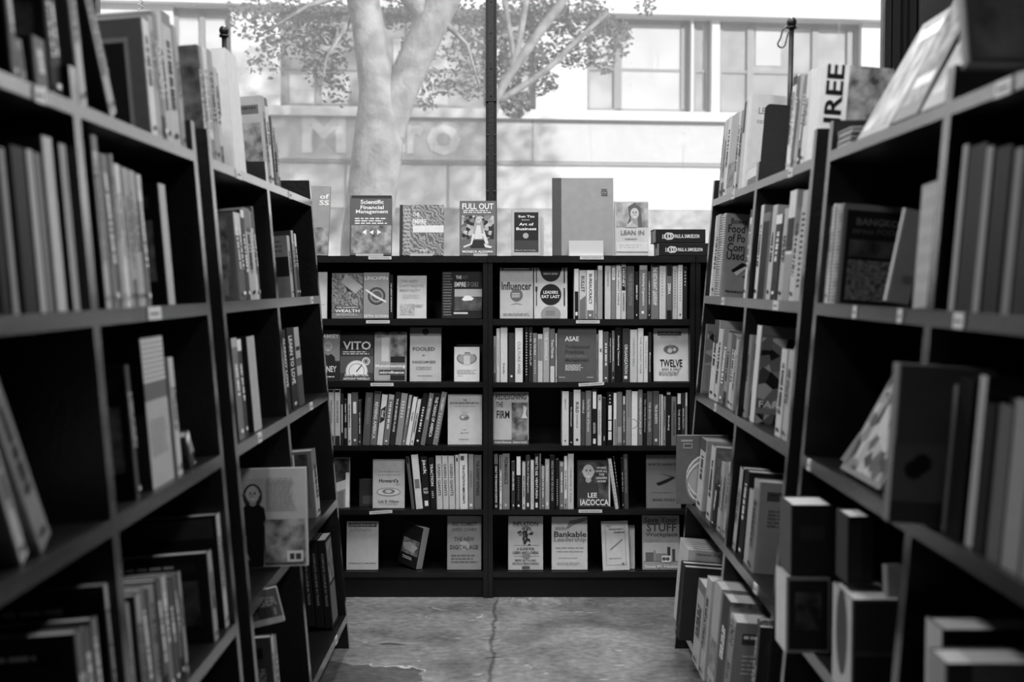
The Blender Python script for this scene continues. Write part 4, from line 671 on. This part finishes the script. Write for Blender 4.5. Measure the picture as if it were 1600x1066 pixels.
# large back cover with the portrait, sticking out into the aisle
free(366, 481, 735, 887, 3.88, .02, .6, [('R', 0, .1, .42, 1, .56), ('P', ((.06, 1), (.1, .5), (.2, .35), (.36, .36), (.42, .6), (.4, 1)), .07)] + [('C', .27, .28, .13, .14, 1.3)] + PERSON(.27, .26, .09, .6, .06) + [('C', .07, .27, .07, .12), ('C', .12, .7, .06, .35), ('P', ((.02, .8), (.14, .78), (.22, .92), (.05, 1)), .4), ('L', .46, .1, .86, .42, 14, .45), ('R', .43, .52, .97, .96, 'photo_mid'), ('R', .72, .84, .94, .95, .7), ('R', .76, .87, .82, .93, .2), ('R', .84, .87, .91, .93, .2)],
     'large pale back cover with smiling woman and text, jutting from the left rack', face='B', lean=2, yaw=2, roll=-.02, z=LEV[3] + .004)
for k in range(3):      # three black volumes, spines to the viewer and covers to the aisle
    x = (480.5, 494.5, 508)[k]
    free(x, x + 12.5, 845, 972, YE - .26, .03, .09, F=[('R', .06, .04, .94, .5, 'photo_mid'), ('R', .06, .53, .94, .96, .35)] if k == 2 else (), face='S', d=.15, hard=False, S=[('V', 'COMPLETE COURSE IN TRADE', .15, .75, .35, .5)], lean=0, roll=-.085, z=LEV[4] + .012 - k * .004,
         label=('innermost', 'middle', 'outermost, nearest the aisle,')[k] + ' of three black volumes on the lowest shelf, far left rack')
free(396, 446, 928, 985, 3.66, .016, .3, [('T', 'GER', .62, .35, .6, .25, .55), ('R', .0, .82, 1, 1, .6), ('R', .25, .5, .7, .8, .2), ('T', '1', .8, .66, .06, .2, .55)], 'dark book with huge pale capitals lying askew above the lowest shelf, left rack', lean=0, roll=-.24, z=PX(396, 985, 3.66).z + .004)
# leaning shrink-wrapped covers on the right rack's open top
def aisle_face(Y0_, Y1_, h, t, lean, cov, F, label, back=.02, z=LEV[0]):
    ln = math.radians(lean)
    M = SM(1, Y0_, z, back) @ T((0, 0, .001 + t * math.sin(ln))) @ Ry(ln) @ T((t / 2, Y1_ - Y0_, 0)) @ Rz(math.pi)
    return book(M, t, h, Y1_ - Y0_, cov, F=F, label=label, hard=True)
aisle_face(2.84, 3.10, .31, .02, 25, .5, [('R', .08, .06, .92, .94, 'photo_light'), ('R', .2, .1, .8, .2, .8)], 'glossy pale cover leaning back, farthest of the shrink-wrapped row on right rack')
aisle_face(2.64, 2.82, .34, .035, 22, .42, [('R', .1, .1, .9, .9, 'photo_mid'), ('R', .2, .7, .9, .78, .7)], 'glossy grey cover leaning back, middle of the shrink-wrapped row on right rack')
aisle_face(2.45, 2.62, .33, .03, 24, .52, [('R', .1, .1, .9, .9, 'photo_light')], 'glossy pale cover leaning back, nearest upright of the shrink-wrapped row on right rack')
for k in range(3):
    aisle_face(3.13 - .002 * k, 3.25, .14, .012, 84, (.7, .6, .72)[k], [], ('lowest', 'middle', 'topmost')[k] + ' pale booklet of the small flat stack on the right rack', back=.012, z=LEV[0] + .006 + .013 * k)
aisle_face(2.03, 2.26, .30, .03, 20, .3, [('R', .1, .1, .9, .9, 'photo_dark')], 'dark glossy cover leaning back on the near end of the right rack', back=.08)
free(1512, 1640, -20, 118, 2.02, .03, .5, [('R', .1, .05, .9, .95, 'photo_light')], 'pale blurred cover at the very near end of the right rack', lean=14, z=LEV[0] + .002)
# third level, second bay of the right rack: leaning picture cover and a big grey box set
aisle_face(2.66, 2.98, .25, .02, 24, .4, [('R', .05, .05, .95, .95, 'mosaic'), ('R', .1, .1, .6, .2, .55)], 'picture cover leaning back in the empty second bay of the right rack', z=LEV[2], back=.02)
aisle_face(3.00, 3.14, .08, .02, 30, .35, [], 'small grey box-like book low behind the leaning picture cover, right rack', z=LEV[2], back=.06)
free(1388, 1540, 578, 820, 2.27, .04, .38, [('R', 0, .5, 1, .86, .44), ('C', .22, .66, .1, .14), ('C', .3, .62, .1, .14), ('R', 0, .86, 1, 1, .3)], 'big two-tone grey book turned to the viewer, third level, nearest bay of right rack', lean=0, z=LEV[2] + .002, roll=.06)
free(1382, 1420, 330, 508, 2.74, .012, .74, [('L', .5, .7, .95, .8, 3, .4)], 'white book leaning against the thick grey one, second level, right rack', lean=0, roll=.2, z=LEV[1] + .002)
# lower right: two black volumes standing on two cased ones
free(1228, 1296, 902, 1020, 2.98, .12, .45, [('R', .06, .05, .95, .95, .1), ('R', .2, .2, .8, .7, 'photo_dark')], 'white-sided boxed book with dark front, below the thick black volume', lean=0, z=LEV[3] + .003, spn=.74)
free(1236, 1302, 790, 902, 2.98, .13, .1, [('R', .2, .3, .8, .5, .14)], 'thick black volume with pale page top standing on the white-sided box', lean=0, z=ZY(902, 2.98) + .002, spn=.28)
free(1330, 1408, 938, 1090, 2.62, .16, .3, [('R', .06, .03, .95, .5, .22), ('R', .06, .55, .95, .95, .15)], 'dark boxed book with a pale patterned side, under the second black volume', lean=0, z=LEV[3] + .003, spn=.66, S=[('C', .5, .4, .3, .25, 2)])
free(1324, 1362, 808, 936, 2.70, .1, .12, [('R', .1, .1, .6, .9, .16)], 'second black volume nearer the viewer, standing on the patterned-side box', lean=0, z=ZY(938, 2.62) + .012, spn=.18)
free(1392, 1420, 893, 950, 2.62, .03, .5, [], 'small pale book slanting in the shadow beside the boxed books, right rack', lean=8, z=LEV[3] + .003)
free(1470, 1630, 985, 1200, 2.16, .09, .12, [], 'thick dark book with pale side, lower near corner of the right rack', lean=0, z=LEV[3] + .003, spn=.6)
free(1476, 1640, 1038, 1200, 2.02, .09, .3, [('R', .25, .0, 1, .3, .5)], 'lower pale book in front of the thick dark one, near corner of right rack', lean=0, z=LEV[3] + .003, spn=.5)
free(1057, 1138, 681, 813, YE - .17, .022, .36, [('C', .62, .62, .44, .62), ('O', .62, .6, .44, .03, .85), ('O', .62, .64, .44, .03, .5), ('O', .62, .68, .44, .03, .85), ('O', .62, .72, .44, .03, .5), ('R', .08, .06, .3, .09, .6), ('R', .12, .11, .3, .19, .55), ('R', .14, .13, .28, .17, .3)], 'grey cover with a stack of white plates, far end of the right rack', z=LEV[3] + .003, lean=0)
def side_abs(s, row, y0, y1, h, back, ts, tcv, d, label, S=None, F=()):
    Z0 = LEV[row]; M = SM(s, (y0 + y1) / 2, Z0, back) @ T((0, 0, .0008)) @ Rz(-s * math.pi / 2)
    return book(M, y1 - y0 - .001, h, d, tcv, ts if ts != tcv else None, S=S if S is not None else [], F=F, label=label)
for k in range(6):
    side_abs(1, 4, 4.885 + .041 * k, 4.885 + .041 * (k + 1), .315, -.02, .76, .6, .2, ('nearest', 'second', 'third', 'fourth', 'fifth', 'farthest')[k] + ' of the white volumes packed at the far end of the lowest right shelf', F=[('T', 'Grand Diplome', .5, .05, .7, .035, .3)] if k == 0 else ())
side_abs(1, 4, 4.775, 4.825, .272, -.045, .12, .15, .2, 'nearer of two black books before the white volumes, lowest right shelf', [('L', .4, .2, .7, .8, 18, .45)])
side_abs(1, 4, 4.827, 4.88, .275, -.045, .1, .12, .2, 'farther of two black books before the white volumes, lowest right shelf', [('R', .2, .9, .6, .94, .5)])
# steel bookend on the open top
b = bmesh.new(); Yb_ = YX(1190, XF(LEV[0]) + .03, LEV[0]); p = PX(1190, 278, Yb_); wd = .115; hh = ZY(161, Yb_) - LEV[0]; r_ = .02
pts = [(0, 0), (wd, 0), (wd, hh - r_)] + [(wd - r_ + r_ * math.cos(a * math.pi / 12), hh - r_ + r_ * math.sin(a * math.pi / 12)) for a in range(1, 6)] + [(wd - r_, hh), (r_, hh)] + [(r_ - r_ * math.sin(a * math.pi / 12), hh - r_ + r_ * math.cos(a * math.pi / 12)) for a in range(1, 6)] + [(0, hh - r_)]
A = [b.verts.new((x, 0, z)) for x, z in pts]; B = [b.verts.new((x, .003, z)) for x, z in pts]
b.faces.new(A); b.faces.new(B[::-1])
for i in range(len(pts)): b.faces.new((A[i], B[i], B[(i + 1) % len(pts)], A[(i + 1) % len(pts)]))
box(b, 0, 0, 0, wd, .08, .002)
tag(link('bookend', b, M_STEEL, M=SM(1, Yb_, LEV[0], .02) @ T((0, 0, .001))), 'dark steel bookend with rounded corners, open top of the far right rack', 'bookend')
# poles with round finials and a hook, standing on the far racks
def sign_pole(px, y_top, s, hook, label):
    Y = YD[1] + .17; p = PX(px, y_top, Y); z0 = LEV[0] + .002
    r = empty('pole', (p.x, Y, z0)); tag(r, label, 'pole'); H = p.z - z0
    b = bmesh.new(); tube(b, [(-s * .008, 0, 0), (0, 0, H - .035)], .0085, 14); tube(b, [(-s * .008, 0, 0), (-s * .008, 0, .006)], .03, 20); link('shaft', b, M_STEEL, r)
    b = bmesh.new(); bmesh.ops.create_uvsphere(b, u_segments=16, v_segments=10, radius=.0165, matrix=T((0, 0, H - .0165))); tube(b, [(0, 0, H - .038), (0, 0, H - .03)], .016, 16); link('finial', b, M_STEEL, r, smooth=True)
    if hook:
        b = bmesh.new(); pts = [Vector((-.016, -.005, H - .03))] + [Vector((-.016 - .012 - .003 * i, -.005, H - .03 - .013 * i)) for i in range(1, 4)]
        c_ = Vector((-.034, -.005, H - .088)); pts += [c_ + Vector((-.013 * math.cos(a), 0, -.013 * math.sin(a))) for a in [k * math.pi / 6 for k in range(7)]] + [Vector((-.012, -.005, H - .05))]
        tube(b, pts, .0028, 8); link('hook', b, M_RIVET, r)
    return r
sign_pole(1237, 27, 1, True, 'dark pole with a ball finial and a wire hook above the right rack')
sign_pole(350, 40, -1, False, 'dark pole with a ball finial rising above the left rack')

# ---------------------------------------------------------------- outside the window
YF = 20.0
M_STUCCO = newmat('white_stucco', .74, .8, .2, var=.04, vscale=1)
M_LOWER = newmat('rough_grey_render', .40, .9, .2, bump=.6, bscale=9, var=.3, vscale=7)
M_BAND = newmat('painted_fascia', .55, .5, .3, var=.05)
M_LETTER = newmat('white_lettering', .77, .5, .3)
M_SEAM = newmat('joint_grey', .3, .8)
M_FRAME = newmat('window_frame_grey', .24, .5)
M_BLIND = newmat('window_blind', .55, .7, .3, var=.12, vscale=1.5)
M_DGLASS = newmat('hazy_window_glass', .36, .08, .6, var=.3, vscale=2)
M_PAVE = newmat('pavement', .32, .9, .2, bump=.3, bscale=20, var=.2)
M_ASPH = newmat('asphalt', .08, .9, .2, bump=.3, bscale=60, var=.2)
b = bmesh.new(); box(b, -30, YW + .12, -.1, 30, YW + 5.2, -.0); struct('sidewalk', b, M_PAVE)
b = bmesh.new(); box(b, -30, YW + 5.2, -.25, 30, 40, -.15); struct('road', b, M_ASPH)
SL = math.radians(7)                                          # the facade runs slightly away to the right
FM = T((0, YF, 0)) @ Rz(SL)
FI = FM.inverted()
def fpt(px, py):            # photo pixel -> facade coordinates (u, v)
    d = PX(px, py, 1.0) - Vector((0, 0, HC)); o = Vector((0, 0, HC))
    n = (FM.to_3x3() @ Vector((0, -1, 0))); k = (Vector((0, YF, 0)) - o).dot(n) / d.dot(n)
    q = FI @ (o + d * k); return q.x, q.z
fac = empty('building', (0, YF, 0)); fac.rotation_euler.z = SL
tag(fac, 'white two-storey building across the street with dark windows and a lettered fascia', 'building')
def fl(name, bm, m, **k): return link(name, bm, m, parent=fac, **k)
def frect(bm, x0, y0, x1, y1, yf, yb, mi=0):
    u0, v1 = fpt(x0, y0); u1, v0 = fpt(x1, y1); box(bm, u0, yf, v0, u1, yb, v1, mi=mi)
u0, vtop = fpt(600, -260); _, vs = fpt(600, 175); _, vlow = fpt(800, 326)
ul, _ = fpt(-500, 200); ur, _ = fpt(2100, 200)
WIN = [(270, 20, 362, 172), (437, 42, 768, 172), (780, 28, 838, 176), (917, 26, 1080, 176), (1084, 26, 1112, 178), (1125, 24, 1345, 182)]
uv = [(fpt(a, b_), fpt(c, d)) for a, b_, c, d in WIN]
vsill = uv[1][1][1]; vhead = uv[3][0][1]
# wall with real openings: piers between windows, spandrel above
b = bmesh.new(); edges = sorted([(p[0], q[0]) for p, q in uv]); cur = ul
for a, c in edges: box(b, cur, 0, vsill, a, .35, vhead); cur = c
box(b, cur, 0, vsill, ur, .35, vhead); box(b, ul, 0, vhead, ur, .35, vtop); box(b, ul, .0, vlow, ur, .35, vsill); fl('wall', b, M_STUCCO)
b = bmesh.new(); box(b, ul, -.05, -.2, ur, .35, vlow - .01); fl('lower_wall', b, M_LOWER)
b = bmesh.new(); box(b, ul, -.16, vsill - .14, ur, 0, vsill - .0); fl('ledge', b, M_STUCCO)
b = bmesh.new(); box(b, ul, -.22, vhead + .02, ur, 0, vhead + .14); fl('cornice', b, M_STUCCO)
_, vb0 = fpt(640, 250); _, vb1 = fpt(640, 184)
b = bmesh.new(); box(b, ul, -.03, vb0, ur, 0, vb1); fl('fascia', b, M_BAND)
b = bmesh.new(); box(b, ul, -.035, vb0 - .06, ur, 0, vb0 - .02)
for px in (832,): u, _ = fpt(px, 200); box(b, u - .012, -.034, vb0, u + .012, 0, vb1)
for px in (540, 700, 1230): u, _ = fpt(px, 200); box(b, u - .008, -.03, vlow, u + .008, 0, vb0 - .06)
fl('joint', b, M_SEAM)
for ch, x0, x1, y0, y1 in (('M', 472, 540, 178, 239), ('e', 553, 598, 195, 241), ('t', 603, 632, 185, 241), ('r', 636, 661, 196, 241), ('o', 666, 719, 195, 243)):
    vs_, fs_ = text_geo(ch, .03); a = fpt(x0, y1); c = fpt(x1, y0); b = bmesh.new()
    bv = [b.verts.new((a[0] + (c[0] - a[0]) * x, -.045, a[1] + (c[1] - a[1]) * y)) for x, y in vs_]
    for f in fs_:
        try: b.faces.new([bv[i] for i in f])
        except ValueError: pass
    g = bmesh.ops.extrude_face_region(b, geom=list(b.faces)); bmesh.ops.translate(b, verts=[v for v in g['geom'] if isinstance(v, bmesh.types.BMVert)], vec=(0, .014, 0))
    fl('letter', b, M_LETTER)
MUL = [[(315, 8)], [(497, 10), (640, 8)], [], [(968, 12), (1070, 6)], [], [(1176, 10), (1278, 10), (1332, 8)]]
for k, ((p, q), w_) in enumerate(zip(uv, WIN)):
    f = bmesh.new(); u0, u1 = p[0], q[0]; fw = .07
    box(f, u0, .12, vsill, u0 + fw, .2, vhead); box(f, u1 - fw, .12, vsill, u1, .2, vhead); box(f, u0, .12, vhead - fw, u1, .2, vhead); box(f, u0, .12, vsill, u1, .2, vsill + fw)
    _, vm = fpt(600 if k < 3 else 1000, 107); box(f, u0, .13, vm - .02, u1, .19, vm + .02)
    for mx_, mw in MUL[k]: u, _ = fpt(mx_, 100); box(f, u - mw * .005, .12, vsill, u + mw * .005, .2, vhead)
    wn = fl('window', f, M_FRAME)
    g = bmesh.new(); box(g, u0, .16, vsill, u1, .17, vhead); link('pane', g, M_DGLASS, parent=wn)
    for x0, y0, x1, y1 in {1: [(452, 115, 492, 170), (503, 115, 545, 168), (615, 60, 700, 160)], 3: [(974, 34, 1068, 105), (974, 110, 1068, 172), (925, 40, 962, 100)], 0: [(272, 30, 312, 100), (320, 30, 350, 100)], 5: [(1185, 40, 1225, 100)]}.get(k, ()):
        g = bmesh.new(); a = fpt(x0, y1); c = fpt(x1, y0); box(g, a[0], .145, a[1], c[0], .155, c[1]); link('blind', g, M_BLIND, parent=wn)
# plane trees on the pavement
M_BARK = bpy.data.materials.new('smooth_pale_bark'); M_BARK.use_nodes = True; nt = M_BARK.node_tree; bb = nt.nodes['Principled BSDF']; bb.inputs['Roughness'].default_value = .8
tc = nt.nodes.new('ShaderNodeTexCoord'); n1 = nt.nodes.new('ShaderNodeTexNoise'); n1.inputs['Scale'].default_value = 7; n1.inputs['Detail'].default_value = 8; nt.links.new(tc.outputs['Object'], n1.inputs['Vector'])
r1 = nt.nodes.new('ShaderNodeMapRange'); r1.inputs[1].default_value = .35; r1.inputs[2].default_value = .65; r1.inputs[3].default_value = .19; r1.inputs[4].default_value = .36
nt.links.new(n1.outputs['Fac'], r1.inputs[0]); nt.links.new(r1.outputs[0], bb.inputs['Base Color'])
b1 = nt.nodes.new('ShaderNodeBump'); b1.inputs['Strength'].default_value = .5; b1.inputs['Distance'].default_value = .02; n2 = nt.nodes.new('ShaderNodeTexNoise'); n2.inputs['Scale'].default_value = 30; nt.links.new(tc.outputs['Object'], n2.inputs['Vector'])
nt.links.new(n2.outputs['Fac'], b1.inputs['Height']); nt.links.new(b1.outputs[0], bb.inputs['Normal'])
M_LEAF = bpy.data.materials.new('leaf'); M_LEAF.use_nodes = True; nt = M_LEAF.node_tree; nt.nodes.clear()
o_ = nt.nodes.new('ShaderNodeOutputMaterial'); d1 = nt.nodes.new('ShaderNodeBsdfDiffuse'); d1.inputs[0].default_value = (.2, .2, .2, 1); t1 = nt.nodes.new('ShaderNodeBsdfTranslucent'); t1.inputs[0].default_value = (.34, .34, .34, 1)
m1 = nt.nodes.new('ShaderNodeMixShader'); m1.inputs[0].default_value = .45; nt.links.new(d1.outputs[0], m1.inputs[1]); nt.links.new(t1.outputs[0], m1.inputs[2]); nt.links.new(m1.outputs[0], o_.inputs[0])
def leaves(bm, c, R, n, size, rng):
    for _ in range(n):
        while True:
            v = Vector((rng.uniform(-1, 1), rng.uniform(-1, 1), rng.uniform(-1, 1)))
            if v.length < 1: break
        p = c + Vector((v.x * R[0], v.y * R[1], v.z * R[2])); s_ = size * rng.uniform(.6, 1.3)
        u = Vector((rng.uniform(-1, 1), rng.uniform(-1, 1), rng.uniform(-.6, .6))).normalized(); w_ = u.orthogonal().normalized()
        w_.rotate(Matrix.Rotation(rng.uniform(0, 6.28), 3, u)); q = u
        bm.faces.new([bm.verts.new(x) for x in (p - q * s_ * .6, p - q * s_ * .1 + w_ * s_ * .32, p + q * s_ * .6, p - q * s_ * .1 - w_ * s_ * .32)])
def pix_tree(root_px, Y, limbs, blobs, crown, label, size, seed, twigs=()):
    rng = random.Random(seed); base = PX(root_px, 450, Y); base.z = 0
    r = empty('tree', base); tag(r, label, 'tree'); O = -base
    b = bmesh.new()
    for L_ in limbs:
        pts = []; rad = []
        for px, py, wpx in L_:
            p = PX(px, py, Y) + O; pts.append(p); rad.append(wpx / 2 * Y / FPX)
        if L_ is limbs[0]: pts.insert(0, Vector((pts[0].x * .6, 0, 0))); rad.insert(0, rad[0] * 1.35); pts.insert(1, (pts[0] + pts[1]) / 2); rad.insert(1, rad[1] * 1.05)
        for (p, q) in ((0, 0),): pass
        # smooth the course
        P = [pts[0]]; Rr = [rad[0]]
        for i in range(len(pts) - 1):
            a0 = pts[max(i - 1, 0)]; a1 = pts[i]; a2 = pts[i + 1]; a3 = pts[min(i + 2, len(pts) - 1)]
            for k in range(1, 5):
                t = k / 4; P.append(.5 * ((2 * a1) + (a2 - a0) * t + (2 * a0 - 5 * a1 + 4 * a2 - a3) * t * t + (3 * a1 - a0 - 3 * a2 + a3) * t ** 3)); Rr.append(rad[i] + (rad[i + 1] - rad[i]) * t)
        tube(b, P, Rr, 20)
    link('trunk', b, M_BARK, r)
    b = bmesh.new()
    for px, py, rx, ry, n in blobs: leaves(b, PX(px, py, Y + rng.uniform(.45, 1.2)) + O, (rx * Y / FPX, .4, ry * Y / FPX), int(n * 1.6), size, rng)
    for c, R, n in crown: leaves(b, Vector(c) + O, R, n, size * 1.6, rng)
    link('foliage', b, M_LEAF, r)
    if twigs:
        b = bmesh.new()
        for tw_ in twigs: tube(b, [PX(a, c, Y) + O for a, c, _ in tw_], [e * Y / FPX / 2 for _, _, e in tw_], 6)
        link('branch', b, M_BARK, r)
    return r
pix_tree(572, 11.0, [[(572, 400, 80), (578, 330, 76), (588, 250, 78), (594, 190, 76), (592, 140, 62), (582, 90, 52), (575, 40, 50), (566, -10, 50), (556, -120, 46), (540, -300, 36)],
                    [(600, 215, 62), (618, 160, 56), (640, 110, 52), (662, 62, 52), (684, 15, 52), (712, -40, 48), (760, -160, 38), (800, -320, 28)],
                    [(600, -60, 30), (636, -14, 34), (668, 30, 40)]],
         [(395, 25, 45, 40, 170), (440, 45, 50, 45, 240), (480, 20, 60, 40, 260), (505, 80, 45, 50, 230), (420, 95, 40, 30, 70), (525, 140, 25, 35, 60), (500, 110, 35, 30, 80), (540, 30, 40, 50, 160), (700, 50, 50, 50, 170), (735, 90, 40, 40, 150), (680, 130, 45, 25, 130), (740, 20, 40, 40, 130), (640, 90, 20, 40, 60), (735, 140, 30, 20, 70), (620, 20, 30, 30, 90), (665, 160, 18, 10, 24)],
         [((-1.8, 11.3, 6.2), (1.5, 1.4, 1.0), 900), ((-0.4, 11.1, 7), (1.6, 1.5, 1.2), 1000), ((-2.6, 11.7, 7.8), (1.6, 1.6, 1.3), 900), ((-1.4, 10.7, 8.8), (1.8, 1.6, 1.2), 900), ((-3.6, 11.3, 6.6), (1.2, 1.2, 1.0), 600)],
         'smooth pale street tree with a forked trunk just outside the window', .046, 3,
         twigs=[[(560, -20, 14), (480, 10, 7), (400, 60, 3)], [(690, 30, 12), (730, 70, 6), (750, 140, 3)], [(560, 10, 10), (510, 90, 5), (500, 150, 2)]])
pix_tree(767, 13.5, [[(767, 330, 14), (767, 210, 14), (772, 170, 14), (788, 130, 14), (812, 95, 14), (850, 40, 15), (880, 0, 14), (905, -60, 12)], [(798, 115, 10), (812, 60, 10), (822, 0, 10)], [(776, 160, 11), (850, 112, 10), (905, 60, 8), (950, 20, 6)], [(805, 100, 9), (795, 40, 8), (785, -20, 9)]],
         [(810, 30, 45, 40, 260), (860, 25, 50, 35, 320), (920, 30, 45, 35, 300), (965, 60, 25, 30, 130), (900, 80, 45, 30, 220), (840, 90, 35, 30, 180), (795, 110, 25, 40, 200), (805, 160, 25, 25, 200), (850, 130, 25, 20, 90), (945, 95, 20, 20, 50), (1010, 10, 20, 12, 30), (770, 60, 30, 60, 250)],
         [((.6, 13.6, 6.2), (1.6, 1.2, .9), 500)], 'thin-branched leafy tree farther down the street behind the mullion', .058, 5)
pix_tree(1900, 10.6, [[(1900, 300, 70), (1905, 100, 66), (1910, -100, 60), (1900, -400, 50), (1910, -800, 36)]], [], [((4.4, 10.2, 7.2), (1.5, 1.3, 1.0), 2600), ((5.9, 10.4, 7.4), (1.5, 1.4, 1.1), 2600), ((7.4, 10.4, 7.2), (1.3, 1.3, 1.1), 2200), ((5.2, 10.8, 8.5), (1.8, 1.5, .9), 1400), ((3.9, 10.0, 8.4), (1.0, 1.2, .9), 700)],
         'tall unseen street tree beyond the right edge of the window, added for shade', .062, 9)  # unseen tree; its dense crown is added to shade the facade's left
# coiled cord hanging at the upper left of the window
b = bmesh.new(); c0 = PX(219, 0, YW - .4); pts = [c0 + Vector((.012 * math.cos(i * .7), .012 * math.sin(i * .7), .25 - i * .0026)) for i in range(120)]; tube(b, pts, .0022, 6)
tube(b, [c0 + Vector((0, 0, .25)), Vector((c0.x, c0.y, 3.5))], .002, 6); tag(link('coiled_cord', b, M_CARD), 'thin coiled pale cord hanging before the window above the left rack', 'cord')

# ---------------------------------------------------------------- automatic labels for the spines in rows
ORD = ['first', 'second', 'third', 'fourth', 'fifth', 'sixth', 'seventh', 'eighth', 'ninth', 'tenth', 'eleventh', 'twelfth', 'thirteenth', 'fourteenth', 'fifteenth', 'sixteenth', 'seventeenth', 'eighteenth', 'nineteenth', 'twentieth',
       'twenty-first', 'twenty-second', 'twenty-third', 'twenty-fourth', 'twenty-fifth', 'twenty-sixth', 'twenty-seventh', 'twenty-eighth', 'twenty-ninth', 'thirtieth']
SHELF = ['top', 'second', 'third', 'fourth', 'bottom']
def tw(v): return 'black' if v < .2 else 'dark grey' if v < .4 else 'mid grey' if v < .58 else 'light grey' if v < .72 else 'white'
rows = {}
for o in ALL:
    if META[o.name]['row']: rows.setdefault(META[o.name]['row'], []).append(o)
for (case, r), L in rows.items():
    r = int(r)
    L.sort(key=lambda o: META[o.name]['ord'])
    if case in ('L', 'R'):
        where = '%s shelf, %s back bookcase' % (SHELF[r], {'L': 'left', 'R': 'right'}[case]); end = 'upright from the left'
    else:
        where = '%s, %s' % ('open top' if r == 0 else SHELF[r] + ' level', {'LA': 'nearest bay of left rack', 'LB': 'second bay of left rack', 'LC': 'third bay of left rack', 'LD': 'farthest bay of left rack',
                 'RA': 'nearest bay of right rack', 'RB': 'second bay of right rack', 'RC': 'third bay of right rack', 'RD': 'farthest bay of right rack'}[case]); end = 'from the near end'
        if case[0] == 'R': L.reverse()
    q = 1 if case in ('L', 'R') else 2
    for i, o in enumerate(L):
        if 'label' not in o:
            o['label'] = '%s %s book, %s %s, %s' % ('thin' if META[o.name]['t'] < .014 * q else 'thick' if META[o.name]['t'] > .03 * q else 'slim' if META[o.name]['t'] < .02 * q else 'stout', tw(META[o.name]['sp']), ORD[i], end, where)
        if 'group' not in o: o['group'] = 'books on ' + where
